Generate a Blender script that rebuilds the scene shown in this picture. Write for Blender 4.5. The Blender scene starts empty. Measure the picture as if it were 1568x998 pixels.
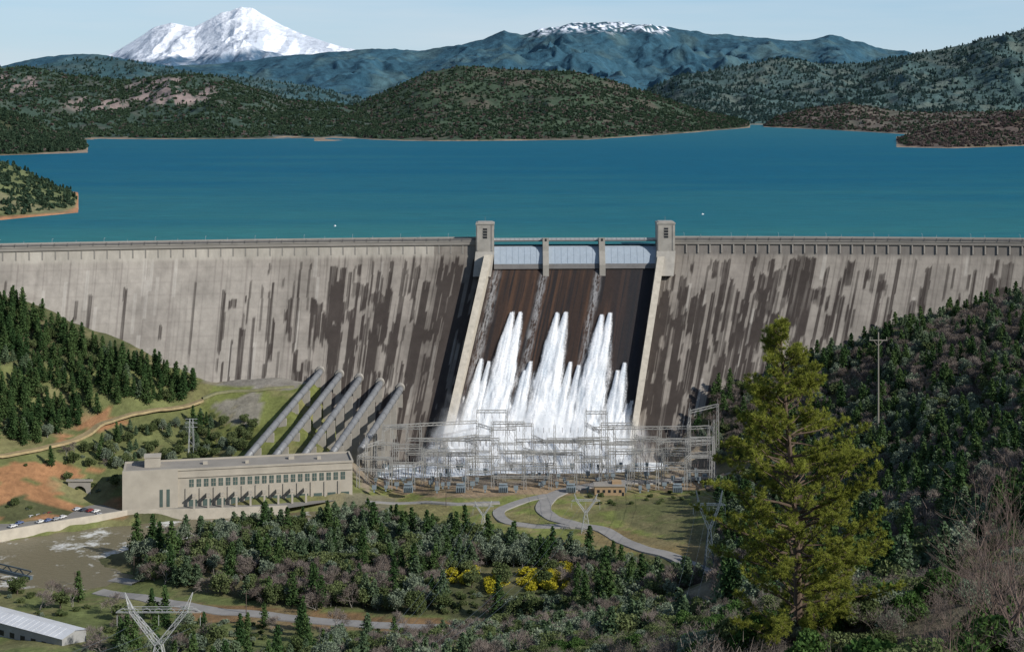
import bpy, math, random
import numpy as np
from mathutils import Vector, Matrix
R=random.Random(7); NR=np.random.default_rng(11)
F=2314.0; HC=96.0; HY=149.0; CX=784.0
scene=bpy.context.scene
def W(px,py,Y): return Vector(((px-CX)/F*Y, Y, HC-(py-HY)/F*Y))
def proj(X,Y,Z): return CX+F*X/Y, HY+F*(HC-Z)/Y
# ---------------------------------------------------------------- noise
def hsh(ix,iy,seed=0):
    ix=ix.astype(np.int64); iy=iy.astype(np.int64)
    h=(ix*374761393+iy*668265263+seed*974634777)&0xffffffff
    h=((h^(h>>13))*1274126177)&0xffffffff
    h=((h^(h>>16))*2246822519)&0xffffffff
    h=h^(h>>15)
    return (h&0xffffff)/float(0xffffff)
def vn(x,y,seed=0):
    x=np.asarray(x,float); y=np.asarray(y,float)
    ix=np.floor(x); iy=np.floor(y); fx=x-ix; fy=y-iy
    fx=fx*fx*(3-2*fx); fy=fy*fy*(3-2*fy)
    a=hsh(ix,iy,seed); b=hsh(ix+1,iy,seed); c=hsh(ix,iy+1,seed); d=hsh(ix+1,iy+1,seed)
    return (a*(1-fx)+b*fx)*(1-fy)+(c*(1-fx)+d*fx)*fy
def fbm(x,y,o=4,seed=0):
    s=0;a=1;t=0
    for i in range(o):
        s=s+a*vn(x*2**i+17.3*i,y*2**i+5.1*i,seed+i); t+=a; a*=.5
    return s/t
def ridged(x,y,o=4,seed=0):
    s=0;a=1;t=0
    for i in range(o):
        s=s+a*(1-np.abs(2*vn(x*2**i+9.3*i,y*2**i+3.7*i,seed+i)-1)); t+=a; a*=.5
    return s/t
def ss(a,b,x):
    t=np.clip((x-a)/(b-a),0,1); return t*t*(3-2*t)
def inpoly(px,py,poly):
    px=np.asarray(px);py=np.asarray(py)
    r=np.zeros(px.shape,bool); n=len(poly)
    for i in range(n):
        x1,y1=poly[i]; x2,y2=poly[(i+1)%n]
        if y1==y2: continue
        c=((y1>py)!=(y2>py))&(px<(x2-x1)*(py-y1)/(y2-y1)+x1)
        r^=c
    return r
# ---------------------------------------------------------------- materials
def newmat(name):
    m=bpy.data.materials.new(name); m.use_nodes=True
    nt=m.node_tree; b=nt.nodes['Principled BSDF']; return m,nt,b
def mth(nt,op,a,b=None,c=None,clamp=False):
    n=nt.nodes.new('ShaderNodeMath'); n.operation=op; n.use_clamp=clamp
    for i,v in enumerate((a,b,c)):
        if v is None: continue
        if isinstance(v,(int,float)): n.inputs[i].default_value=v
        else: nt.links.new(v,n.inputs[i])
    return n.outputs[0]
def mixc(nt,f,a,b,mode='MIX'):
    n=nt.nodes.new('ShaderNodeMix'); n.data_type='RGBA'; n.blend_type=mode
    for k,v in (('Factor',f),('A',a),('B',b)):
        s=[q for q in n.inputs if q.name==k and q.enabled][0]
        if isinstance(v,(int,float)): s.default_value=v
        elif isinstance(v,tuple): s.default_value=(v[0],v[1],v[2],1)
        else: nt.links.new(v,s)
    return [q for q in n.outputs if q.enabled][0]
def noise(nt,vec,scale,detail=4,rough=.6):
    n=nt.nodes.new('ShaderNodeTexNoise'); n.inputs['Scale'].default_value=scale
    n.inputs['Detail'].default_value=detail; n.inputs['Roughness'].default_value=rough
    nt.links.new(vec,n.inputs['Vector']); return n.outputs['Fac']
def objco(nt): return nt.nodes.new('ShaderNodeTexCoord').outputs['Object']
def mat_plain(name,col,rough=.8,metal=0,var=.15,scale=.5,bump=0,spec=.3):
    m,nt,b=newmat(name); co=objco(nt)
    n=noise(nt,co,scale)
    f=mth(nt,'MULTIPLY_ADD',n,var*4,1-var*2)
    cm=nt.nodes.new('ShaderNodeCombineColor')
    for i in range(3): nt.links.new(f,cm.inputs[i])
    c=mixc(nt,1.0,tuple(col),cm.outputs[0],'MULTIPLY')
    nt.links.new(c,b.inputs['Base Color'])
    b.inputs['Roughness'].default_value=rough; b.inputs['Metallic'].default_value=metal
    b.inputs['Specular IOR Level'].default_value=spec
    if bump:
        bp=nt.nodes.new('ShaderNodeBump'); bp.inputs['Distance'].default_value=bump
        nt.links.new(n,bp.inputs['Height']); nt.links.new(bp.outputs[0],b.inputs['Normal'])
    return m
def mat_attr(name,scale,amp,bump=0,rough=.9,scale2=None,detail=5,stretch=(1,1,1),spec=.15):
    m,nt,b=newmat(name); co=objco(nt)
    mp=nt.nodes.new('ShaderNodeMapping'); mp.inputs['Scale'].default_value=stretch
    nt.links.new(co,mp.inputs['Vector']); co=mp.outputs[0]
    at=nt.nodes.new('ShaderNodeAttribute'); at.attribute_name='Col'
    n=noise(nt,co,scale,detail,.65)
    f=mth(nt,'MULTIPLY_ADD',n,amp*4,1-amp*2)
    if scale2:
        n2=noise(nt,co,scale2,3); f=mth(nt,'MULTIPLY',f,mth(nt,'MULTIPLY_ADD',n2,.9,.55))
    f=mth(nt,'MAXIMUM',f,.05)
    cm=nt.nodes.new('ShaderNodeCombineColor')
    for i in range(3): nt.links.new(f,cm.inputs[i])
    c=mixc(nt,1.0,at.outputs['Color'],cm.outputs[0],'MULTIPLY')
    nt.links.new(c,b.inputs['Base Color']); b.inputs['Roughness'].default_value=rough
    b.inputs['Specular IOR Level'].default_value=spec
    if bump:
        bp=nt.nodes.new('ShaderNodeBump'); bp.inputs['Distance'].default_value=bump
        nt.links.new(n,bp.inputs['Height']); nt.links.new(bp.outputs[0],b.inputs['Normal'])
    return m
def mat_leaf(name,col,col2=None,trans=.25):
    m,nt,b=newmat(name)
    oi=nt.nodes.new('ShaderNodeObjectInfo'); co=objco(nt)
    n=noise(nt,co,.8,2)
    r=oi.outputs['Random']
    c=mixc(nt,r,tuple(col),tuple(col2 or [x*1.5 for x in col]))
    f=mth(nt,'MULTIPLY_ADD',n,1.4,.3)
    cm=nt.nodes.new('ShaderNodeCombineColor')
    for i in range(3): nt.links.new(f,cm.inputs[i])
    c=mixc(nt,1.0,c,cm.outputs[0],'MULTIPLY')
    d=nt.nodes.new('ShaderNodeBsdfDiffuse'); t=nt.nodes.new('ShaderNodeBsdfTranslucent')
    nt.links.new(c,d.inputs[0]); nt.links.new(c,t.inputs[0])
    mx=nt.nodes.new('ShaderNodeMixShader'); mx.inputs[0].default_value=trans
    nt.links.new(d.outputs[0],mx.inputs[1]); nt.links.new(t.outputs[0],mx.inputs[2])
    nt.links.new(mx.outputs[0],nt.nodes['Material Output'].inputs['Surface'])
    return m
# ---------------------------------------------------------------- mesh helpers
def np_mesh(name,V,Fc,mats,col=None,smooth=True,parent=None,link=True,mi=None):
    V=np.asarray(V,np.float32); Fc=np.asarray(Fc,np.int32)
    me=bpy.data.meshes.new(name); k=Fc.shape[1]
    me.vertices.add(len(V)); me.vertices.foreach_set('co',V.ravel())
    me.loops.add(Fc.size); me.loops.foreach_set('vertex_index',Fc.ravel())
    me.polygons.add(len(Fc)); me.polygons.foreach_set('loop_start',np.arange(0,Fc.size,k,dtype=np.int32))
    try: me.polygons.foreach_set('loop_total',np.full(len(Fc),k,np.int32))
    except Exception: pass
    for m in mats: me.materials.append(m)
    if mi is not None: me.polygons.foreach_set('material_index',np.asarray(mi,np.int32))
    me.polygons.foreach_set('use_smooth',np.full(len(Fc),smooth))
    if col is not None:
        a=me.color_attributes.new('Col','FLOAT_COLOR','POINT')
        c=np.ones((len(V),4),np.float32); c[:,:3]=np.clip(col,0,1); a.data.foreach_set('color',c.ravel())
    me.update(calc_edges=True); me.validate()
    o=bpy.data.objects.new(name,me)
    if link: scene.collection.objects.link(o)
    if parent: o.parent=parent
    return o
def gridfaces(nu,nv,flip=False):
    i=np.arange(nu-1)[:,None]*nv+np.arange(nv-1)[None,:]
    i=i.ravel(); f=np.stack([i,i+nv,i+nv+1,i+1],1)
    return f[:,::-1] if flip else f
def empty(name,loc=(0,0,0)):
    e=bpy.data.objects.new(name,None); e.location=loc; scene.collection.objects.link(e); e.empty_display_size=.1; return e
class MB:
    def __init__(s): s.v=[];s.f=[];s.m=[]
    def add(s,vs,fs,mi=0):
        o=len(s.v); s.v.extend([tuple(v) for v in vs])
        for f in fs: s.f.append(tuple(i+o for i in f)); s.m.append(mi)
    def beam(s,p,q,w,mi=0,w2=None):
        p=Vector(p);q=Vector(q);d=q-p
        if d.length<1e-6: return
        d.normalize(); a=d.cross(Vector((0,0,1)))
        if a.length<.05: a=d.cross(Vector((1,0,0)))
        a.normalize(); b=d.cross(a); w2=w if w2 is None else w2
        vs=[]
        for c,k in ((p,w/2),(q,w2/2)):
            vs+=[c+a*k+b*k,c-a*k+b*k,c-a*k-b*k,c+a*k-b*k]
        s.add(vs,[(0,1,5,4),(1,2,6,5),(2,3,7,6),(3,0,4,7),(3,2,1,0),(4,5,6,7)],mi)
    def box(s,o,u,v,w,mi=0):
        o=Vector(o);u=Vector(u);v=Vector(v);w=Vector(w)
        s.add([o,o+u,o+u+v,o+v,o+w,o+u+w,o+u+v+w,o+v+w],[(3,2,1,0),(4,5,6,7),(0,1,5,4),(1,2,6,5),(2,3,7,6),(3,0,4,7)],mi)
    def cbox(s,c,sx,sy,sz,mi=0,rot=0):
        cr,sr=math.cos(rot),math.sin(rot); u=Vector((cr,sr,0));v=Vector((-sr,cr,0))
        s.box(Vector(c)-u*sx/2-v*sy/2,u*sx,v*sy,Vector((0,0,sz)),mi)
    def tube(s,pts,rad,n=6,mi=0,cap=True):
        o=len(s.v); P=[Vector(p) for p in pts]
        for i,p in enumerate(P):
            d=(P[min(i+1,len(P)-1)]-P[max(i-1,0)]).normalized()
            a=d.cross(Vector((0,0,1)))
            if a.length<.05: a=d.cross(Vector((1,0,0)))
            a.normalize(); b=d.cross(a)
            for k in range(n):
                t=2*math.pi*k/n; s.v.append(tuple(p+(a*math.cos(t)+b*math.sin(t))*rad[i]))
        for i in range(len(P)-1):
            for k in range(n):
                s.f.append((o+i*n+k,o+i*n+(k+1)%n,o+(i+1)*n+(k+1)%n,o+(i+1)*n+k)); s.m.append(mi)
        if cap:
            s.f.append(tuple(o+k for k in range(n))[::-1]); s.m.append(mi)
            s.f.append(tuple(o+(len(P)-1)*n+k for k in range(n))); s.m.append(mi)
    def obj(s,name,mats,parent=None,smooth=False,link=True):
        me=bpy.data.meshes.new(name); me.from_pydata(s.v,[],s.f)
        for m in mats: me.materials.append(m)
        me.polygons.foreach_set('material_index',s.m)
        me.polygons.foreach_set('use_smooth',[smooth]*len(s.f)); me.update()
        o=bpy.data.objects.new(name,me)
        if link: scene.collection.objects.link(o)
        if parent: o.parent=parent
        return o
# ---------------------------------------------------------------- dam geometry functions
def Yd(x):
    x=np.clip(x,-600,600) if isinstance(x,np.ndarray) else max(-600,min(600,x))
    return 976.5+.0600*x-.0002712*x*x
SXx=[-600,-321,-120,-14,94,190,333,600]; SXv=[.25,.2,.0,-.31,-.31,-.5,-.55,-.55]
def sxf(x): return np.interp(x,SXx,SXv)
def bf(h):
    h=np.asarray(h,float); t=np.maximum(h-9,0); return .78*t*t/(t+4.0)
CZ=4.0
def FP(x,h,off=0.0):
    b=bf(h); k=np.clip((np.asarray(h,float)-6)/8,0,1)
    ny=-(1-.21*k); nz=.61*k
    return np.stack(np.broadcast_arrays(x+sxf(x)*b, Yd(x)-b+ny*off, CZ-h+nz*off),-1)
def face_at(px,py):
    h=50.;x=0.
    for _ in range(60):
        b=float(bf(h)); Y=float(Yd(float(x)))-b
        x=(px-CX)/F*Y-float(sxf(x))*b
        h=(py-HY)/F*Y-HC+CZ
    return x,h
# ---------------------------------------------------------------- terrain
cp=[(0,470,905),(100,520,892),(200,560,892),(300,582,902),(370,580,912),(450,582,915),(540,603,905),(640,650,899),
(690,700,885),(960,695,885),(1000,650,893),(1120,625,900),(1250,560,920),(1400,510,925),(1568,460,940),
(380,707,826),(540,700,836),(450,650,866),(600,660,868),(300,640,875),(300,690,845),(100,640,855),(0,600,850),(0,700,800),(100,705,815),(180,735,805),
(60,745,790),(500,752,768),(560,775,778),(450,790,745),(430,870,680),(300,815,722),(200,870,695),(620,785,778),
(200,935,630),(0,935,628),(400,940,625),(690,962,600),(700,900,650),(800,860,690),(900,850,700),(1000,900,650),(1080,872,672),(1050,790,760),(1090,745,822),(950,790,765),(700,790,768),
(1150,700,830),(1250,650,840),(1400,600,800),(1568,550,780),(1300,800,600),(1450,750,550),(1568,700,500),(1200,900,450),(1120,960,420),
(1400,900,300),(1568,850,280),(784,1015,340),(0,1010,555),(300,1010,550),(600,1010,490),(1220,1010,145),(1478,960,200),(1000,1010,240)]
wp=[(-220,800,-116),(-200,792,-117),(-190,775,-117),(-230,765,-117),(-258,755,-117),(-290,745,-117),(-85,800,-116),(-150,800,-117),(-150,825,-104),(-200,830,-104),
(-80,820,-115),(-80,845,-116),(0,820,-115),(60,830,-115),(110,835,-115),(110,865,-114),(0,855,-116),(60,860,-116),(20,800,-116),(-40,800,-116),(70,790,-116),
(0,0,92),(0,60,68),(0,120,42),(0,200,8),(-60,120,38),(-60,250,-25),(-150,400,-85),(30,100,55),(-250,500,-112),(-250,650,-119),(100,60,80),(60,20,92),(-100,0,70),
(400,600,60),(420,900,15),(450,300,90),(-420,900,5),(-450,960,20),(450,955,25),(-400,700,-70),(-400,600,-95),(-450,300,-60),(-400,0,20),(400,0,110),(0,-60,100),(-260,600,-118),(-100,600,-116),(0,960,-115),(200,960,-70),(-200,960,-75)]
cw=[]
for a in cp:
    p=W(*a); cw.append((p.x,p.y,p.z))
cw=np.array(cw+wp,float)
def U(r2): return np.where(r2<1e-12,0,r2*np.log(r2+1e-12))
A_=cw[:,:2]/100; n_=len(A_)
K=U(((A_[:,None]-A_[None])**2).sum(-1))+np.eye(n_)*.02
Pm=np.hstack([np.ones((n_,1)),A_]); L=np.zeros((n_+3,n_+3)); L[:n_,:n_]=K; L[:n_,n_:]=Pm; L[n_:,:n_]=Pm.T
co_=np.linalg.solve(L,np.concatenate([cw[:,2],[0,0,0]]))
def tps(X,Y):
    X=np.clip(X,-450,450)/100; Y=np.clip(Y,-60,960)/100
    s=co_[n_]+co_[n_+1]*X+co_[n_+2]*Y
    for i in range(n_): s=s+co_[i]*U((X-A_[i,0])**2+(Y-A_[i,1])**2)
    return s
def segdist(X,Y,pl):
    d=np.full(X.shape,1e9)
    for (x1,y1),(x2,y2) in zip(pl[:-1],pl[1:]):
        dx,dy=x2-x1,y2-y1; t=np.clip(((X-x1)*dx+(Y-y1)*dy)/(dx*dx+dy*dy),0,1)
        d=np.minimum(d,np.hypot(X-x1-t*dx,Y-y1-t*dy))
    return d
RIV=[(-420,640),(-300,680),(-235,716),(-195,742),(-150,757),(-100,768)]
POOL=[(-65,868),(0,880),(70,884)]
def terr(X,Y):
    z=tps(X,Y)
    flat=ss(40,0,segdist(X,Y,[(-80,830),(100,840)]))
    flat=np.maximum(flat,ss(30,5,segdist(X,Y,[(-270,775),(-200,800),(-100,805)])))
    hn=fbm(X/38,Y/38,4,3)-.5
    z=z+hn*9*(1-flat)*ss(-118,-95,z)+ (fbm(X/14,Y/14,3,9)-.5)*2.2*(1-flat)
    d=segdist(X,Y,RIV)+ (fbm(X/12,Y/12,3,5)-.5)*7
    z=np.minimum(z,-126+np.maximum(0,d-19)*.75+ 40*ss(60,90,d))
    d=segdist(X,Y,POOL); z=np.minimum(z,-124+np.maximum(0,d-16)*.8+40*ss(60,90,d))
    z=np.where(Y>Yd(X)+3,-45,z)
    return z
g=3.0
gx=np.arange(-519,520,g); gy=np.arange(-120,1021,g)
GX,GY=np.meshgrid(gx,gy,indexing='ij'); GZ=terr(GX,GY)
def TZ(X,Y):
    X=np.asarray(X,float);Y=np.asarray(Y,float)
    fx=np.clip((X-gx[0])/g,0,len(gx)-1.001); fy=np.clip((Y-gy[0])/g,0,len(gy)-1.001)
    i=fx.astype(int); j=fy.astype(int); u=fx-i; v=fy-j
    return (GZ[i,j]*(1-u)+GZ[i+1,j]*u)*(1-v)+(GZ[i,j+1]*(1-u)+GZ[i+1,j+1]*u)*v
def G(px,py,Y0=100,Y1=950):
    Ys=np.arange(Y0,Y1,1.0); Xs=(px-CX)/F*Ys; Zs=HC-(py-HY)/F*Ys
    k=np.nonzero(TZ(Xs,Ys)>=Zs)[0]
    i=k[0] if len(k) else len(Ys)-1
    return Vector((Xs[i],Ys[i],float(TZ(Xs[i],Ys[i]))))
ox=np.array([-40000,-12000,-4000,-1500,-800.]); 
ax=np.concatenate([ox,gx,-ox[::-1]]); ay=np.concatenate([[-8000,-2000,-500.],gy,[1200,2000,5000,15000,60000.]])
AX,AY=np.meshgrid(ax,ay,indexing='ij'); AZ=terr(AX,AY)
PX,PY=proj(AX,np.maximum(AY,20),AZ)
wx=(fbm(AX/25,AY/25,3,21)-.5)*40; wy=(fbm(AX/25,AY/25,3,22)-.5)*16
QX=PX+wx; QY=PY+wy
C=np.zeros(AX.shape+(3,)); C[:]=(.075,.08,.036)
def setc(mask,c,k=1.0):
    C[mask]=C[mask]*(1-k)+np.array(c)*k
far=AY>560
setc((PX>-500)&(QY>560)&far&(AX<-60)&(AY>780),(.12,.13,.05))
setc(inpoly(QX,QY,[(320,560),(460,560),(640,590),(660,700),(560,710),(330,712),(290,640)])&far,(.13,.145,.045))
setc(inpoly(QX,QY,[(300,560),(480,560),(470,585),(420,600),(320,590)])&far,(.19,.175,.15))
setc(inpoly(QX,QY,[(590,600),(640,590),(665,700),(560,705)])&far,(.16,.16,.085))
setc(inpoly(QX,QY,[(320,625),(400,600),(390,650),(340,650)])&far,(.19,.175,.14))
n7=fbm(AX/9,AY/9,3,27)
setc(inpoly(QX,QY,[(-200,725),(90,700),(190,725),(185,800),(-200,800)])&far&(n7>.46),(.28,.145,.07))
setc(inpoly(QX,QY,[(70,655),(190,625),(200,650),(100,680)])&far&(n7>.52),(.26,.14,.07))
setc(inpoly(PX,PY,[(520,690),(1095,660),(1100,745),(900,750),(560,752)])&far,(.23,.19,.14))
LAWN=[(560,745),(1100,735),(1090,880),(1000,850),(800,835),(680,800),(600,775),(560,765)]
setc(inpoly(QX,QY,LAWN)&far,(.15,.17,.05))
setc(inpoly(QX,QY,LAWN)&far&(n7>.54),(.20,.17,.08),.8)
setc(inpoly(QX,QY,[(880,800),(1080,835),(1080,870),(900,830)])&far,(.18,.14,.065))
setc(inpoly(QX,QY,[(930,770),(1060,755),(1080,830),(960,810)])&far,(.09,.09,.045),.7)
setc(inpoly(QX,QY,[(560,738),(900,738),(1090,728),(1090,745),(840,758),(600,760)])&far,(.26,.19,.12))
setc(inpoly(QX,QY,[(500,745),(600,765),(600,800),(500,800)])&far,(.19,.17,.12),.8)
setc(inpoly(QX,QY,[(-300,880),(170,870),(420,925),(700,945),(700,998),(-300,1300)])&far,(.12,.14,.05))
setc(inpoly(QX,QY,[(-300,800),(210,795),(215,812),(0,845),(-300,850)])&far,(.14,.155,.055))
setc(inpoly(QX,QY,[(200,915),(340,925),(700,950),(700,975),(300,950)])&far,(.20,.11,.06),.8)
nn=fbm(AX/20,AY/20,4,31); 
setc((nn>.60)&(AY>540)&(AY<960),(.18,.155,.08),.5)
setc((AY<560),(.12,.105,.07))
setc((AX>60)&(AY>450)&(PX>1100),(.12,.115,.07),.8)
C*= (.75+.5*fbm(AX/6,AY/6,3,44))[...,None]
mT=mat_attr('ground_soil_and_grass',.35,.28,.6,scale2=.06)
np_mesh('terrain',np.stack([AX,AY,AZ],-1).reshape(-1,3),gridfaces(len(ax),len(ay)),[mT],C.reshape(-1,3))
# ---------------------------------------------------------------- lake
m,nt,b=newmat('lake_water'); co=objco(nt)
sp=nt.nodes.new('ShaderNodeSeparateXYZ'); nt.links.new(co,sp.inputs[0])
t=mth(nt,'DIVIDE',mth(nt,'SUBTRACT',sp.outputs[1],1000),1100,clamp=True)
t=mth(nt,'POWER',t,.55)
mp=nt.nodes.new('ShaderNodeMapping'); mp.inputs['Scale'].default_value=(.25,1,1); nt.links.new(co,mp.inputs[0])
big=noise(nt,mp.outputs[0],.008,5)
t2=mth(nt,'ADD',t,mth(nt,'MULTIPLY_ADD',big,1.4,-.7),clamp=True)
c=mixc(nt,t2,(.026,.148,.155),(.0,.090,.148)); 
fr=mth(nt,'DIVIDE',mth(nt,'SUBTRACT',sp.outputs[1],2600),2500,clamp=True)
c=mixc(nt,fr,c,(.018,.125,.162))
mid=noise(nt,mp.outputs[0],.12,5)
cm=nt.nodes.new('ShaderNodeCombineColor'); ff=mth(nt,'MULTIPLY_ADD',mid,.8,.6)
for i in range(3): nt.links.new(ff,cm.inputs[i])
c=mixc(nt,1.0,c,cm.outputs[0],'MULTIPLY'); nt.links.new(c,b.inputs['Base Color'])
b.inputs['Roughness'].default_value=.5; b.inputs['Specular IOR Level'].default_value=.02
wv=noise(nt,mp.outputs[0],.5,4); bp=nt.nodes.new('ShaderNodeBump'); bp.inputs['Distance'].default_value=.6
nt.links.new(wv,bp.inputs['Height']); nt.links.new(bp.outputs[0],b.inputs['Normal'])
lx=np.concatenate([[-60000,-12000,-3000,-1200.],np.arange(-600,601,20.),[1200,3000,12000,60000.]])
ly=np.array([0,.002,.006,.02,.08,.3,1.])
LX,LT=np.meshgrid(lx,ly,indexing='ij'); LY=(Yd(LX)+8.5)*(1-LT)+60000*LT
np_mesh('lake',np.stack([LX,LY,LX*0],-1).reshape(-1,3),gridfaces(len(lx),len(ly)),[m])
# river
m,nt,b=newmat('river_water'); co=objco(nt)
n1=noise(nt,co,.06,6,.7); n2=noise(nt,co,.5,4)
foam=mth(nt,'MULTIPLY_ADD',mth(nt,'ADD',n1,mth(nt,'MULTIPLY',n2,.25)),9,-6.0,clamp=True)
c=mixc(nt,foam,(.15,.13,.08),(.60,.60,.57)); nt.links.new(c,b.inputs['Base Color'])
b.inputs['Roughness'].default_value=.35; b.inputs['Specular IOR Level'].default_value=.25; bp=nt.nodes.new('ShaderNodeBump'); bp.inputs['Distance'].default_value=.3
nt.links.new(n2,bp.inputs['Height']); nt.links.new(bp.outputs[0],b.inputs['Normal'])
mb=MB(); mb.add([(-500,560,-121),(-85,560,-121),(-85,800,-121),(-500,800,-121)],[(0,1,2,3)])
mb.obj('river',[m])
m,nt,b=newmat('tailwater'); co=objco(nt); n1=noise(nt,co,.08,6,.7)
c=mixc(nt,mth(nt,'MULTIPLY_ADD',n1,4,-1.5,clamp=True),(.55,.61,.64),(.88,.89,.90)); nt.links.new(c,b.inputs['Base Color']); b.inputs['Roughness'].default_value=.6
mb=MB(); mb.add([(-95,835,-119.5),(120,835,-119.5),(120,930,-119.5),(-95,930,-119.5)],[(0,1,2,3)])
mb.obj('spillway_pool_water',[m])
# ---------------------------------------------------------------- hills
hill_pts={}
def hill(name,prof,base,Yc,colf,mat,nu=260,nt_=70,seed=1,spur=.35,L=300,g=.85,back=1.7,zmin=-12,rough=.03):
    p=np.array(prof,float); 
    px=np.linspace(p[0,0],p[-1,0],nu); cy=np.interp(px,p[:,0],p[:,1])
    zc=HC-(cy-HY)/F*Yc
    if isinstance(base,(int,float)): Ys=np.full(nu,float(base))
    else:
        bb=np.array(base,float); by=np.interp(px,bb[:,0],bb[:,1]); Ys=HC*F/(by-HY)
    t=np.concatenate([np.linspace(0,1,nt_),np.linspace(1,back,nt_//4)[1:]])
    T,PXX=np.meshgrid(t,px); ZC=zc[:,None]; YS=Ys[:,None]
    Y=YS+(Yc-YS)*T; X=(PXX-CX)/F*Y
    gt=np.where(T<=1,np.clip(T,0,1)**g,1-(T-1)*1.3)
    wx_=(fbm(X/L,Y/L,3,seed+50)-.5)*L*.9
    r=ridged((X+wx_)/L,(Y+wx_*.5)/(2.2*L),5,seed)
    env=np.sin(np.pi*np.clip(T,0,1)*.93+.05)**.8
    Z=ZC*gt-(1-r)*spur*np.maximum(ZC,0)*env*2*np.where(T<=1,1,.3)
    Z=Z+(fbm(X/(L*.25),Y/(L*.25),4,seed+7)-.5)*rough*2*np.maximum(ZC,10)*np.clip(T*4,0,1)
    Z=np.where(T<.001,zmin*.1,Z); Z=np.where(T>1.0,np.minimum(Z,ZC*gt+3),Z)
    Z=np.maximum(Z,zmin)
    col=colf(X,Y,Z,T,r)
    o=np_mesh(name,np.stack([X,Y,Z],-1).reshape(-1,3),gridfaces(nu,len(t),True),[mat],col.reshape(-1,3))
    hill_pts[name]=(X,Y,Z,T,r)
    return o
def cm_(X): return np.zeros(X.shape+(3,))
def mixa(c,m,tgt):
    k=np.clip(m,0,1)[...,None]; return c*(1-k)+k*np.array(tgt)
def col_green(base,soil,rock=None,rockm=None,shore=(.26,.20,.145),sh=1.8):
    def f(X,Y,Z,T,r):
        c=cm_(X)+np.array(base); n=fbm(X/90,Y/90,4,61)
        c=mixa(c,ss(.5,.68,n),soil)
        if rock is not None: c=mixa(c,rockm(X,Y,Z,T,r),rock)
        c=mixa(c,ss(sh,sh*.3,Z+(n-.5)*sh*2.2),shore)
        return c
    return f
mH=mat_attr('hill_forest_ground',.06,.30,4,scale2=.012)
mHf=mat_attr('hazed_hill_forest',.02,.30,16,scale2=.005,detail=7)
def rockA(X,Y,Z,T,r):
    n=ridged(X/38+.8*fbm(X/40,Y/60,3,5),Y/260,4,71); px,py=proj(X,Y,Z); n2=fbm(X/18,Y/40,3,73)
    m=np.maximum(.9*np.exp(-((px-20)/50)**2-((py-128)/16)**2),np.maximum(np.exp(-((px-262)/75)**2-((py-140)/22)**2),.65*np.exp(-((px-150)/70)**2-((py-160)/18)**2)))
    return ss(.56,.64,n*.65+n2*.40)*ss(.3,.65,m*1.2)
hill('wooded_hill',[(440,218),(456,205),(500,180),(560,152),(600,132),(650,108),(700,96),(760,101),(830,104),(900,110),(960,128),(1020,150),(1080,170),(1140,184),(1160,200)],
 [(440,216),(700,216),(900,214),(1010,207),(1140,196),(1160,194)],5300,col_green((.045,.068,.042),(.085,.08,.06)),mH,nu=330,nt_=120,seed=3,spur=.30,L=330)
hill('rocky_hill',[(-150,110),(0,99),(60,99),(110,112),(200,120),(260,110),(340,116),(400,138),(440,152),(520,158),(580,175),(620,212)],
 [(-150,216),(0,214),(140,214),(450,212),(620,212)],4900,col_green((.040,.066,.050),(.062,.072,.058),(.23,.18,.165),rockA),mH,nu=360,nt_=110,seed=8,spur=.32,L=300)
hill('lakeside_hill',[(-200,150),(-60,160),(0,168),(40,178),(80,200),(120,215),(150,234)],[(-200,242),(0,238),(150,233)],2950,
 col_green((.045,.06,.03),(.08,.07,.04)),mH,nu=150,nt_=60,seed=12,spur=.2,L=160)
hill('peninsula_shore',[(-300,200),(-100,225),(0,246),(40,262),(80,281),(112,296),(124,310),(134,326)],[(-300,345),(0,337),(60,331),(134,324)],1420,
 col_green((.13,.15,.065),(.18,.17,.09),shore=(.38,.19,.10),sh=2.4),mH,nu=150,nt_=60,seed=15,spur=.12,L=60)
hill('brown_peninsula',[(1355,224),(1380,210),(1430,192),(1500,178),(1568,168),(1800,150)],[(1355,225),(1460,227),(1568,223),(1800,222)],3400,
 col_green((.11,.085,.075),(.13,.11,.075)),mH,nu=140,nt_=50,seed=18,spur=.2,L=180)
hill('brown_hill',[(1165,195),(1190,178),(1230,166),(1300,156),(1360,168),(1430,172),(1568,168),(1750,160)],[(1165,194),(1260,198),(1400,206),(1568,210),(1750,212)],5100,
 col_green((.095,.09,.07),(.13,.11,.09)),mH,nu=200,nt_=60,seed=20,spur=.25,L=220)
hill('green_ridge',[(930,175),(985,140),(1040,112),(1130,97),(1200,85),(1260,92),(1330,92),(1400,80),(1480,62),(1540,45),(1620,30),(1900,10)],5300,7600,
 col_green((.060,.100,.096),(.090,.115,.10)),mHf,nu=330,nt_=120,seed=25,spur=.34,L=520)  # haze painted in: lightened blue-grey surface colours
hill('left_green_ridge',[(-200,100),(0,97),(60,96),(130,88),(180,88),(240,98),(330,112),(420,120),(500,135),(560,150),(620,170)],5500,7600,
 col_green((.038,.085,.095),(.058,.098,.098)),mHf,nu=240,nt_=80,seed=27,spur=.26,L=400)  # blue surface tint stands in for distance haze
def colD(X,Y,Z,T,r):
    c=cm_(X)+np.array((.030,.083,.118)); n=fbm(X/200,Y/260,5,91)  # ridge colour holds the atmospheric haze as a blue base tint
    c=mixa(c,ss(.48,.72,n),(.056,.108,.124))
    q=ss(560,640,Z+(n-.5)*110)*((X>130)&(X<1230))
    return mixa(c,q*ss(.50,.57,fbm(X/24,Y/50,4,95)),(.82,.86,.93))
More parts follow.
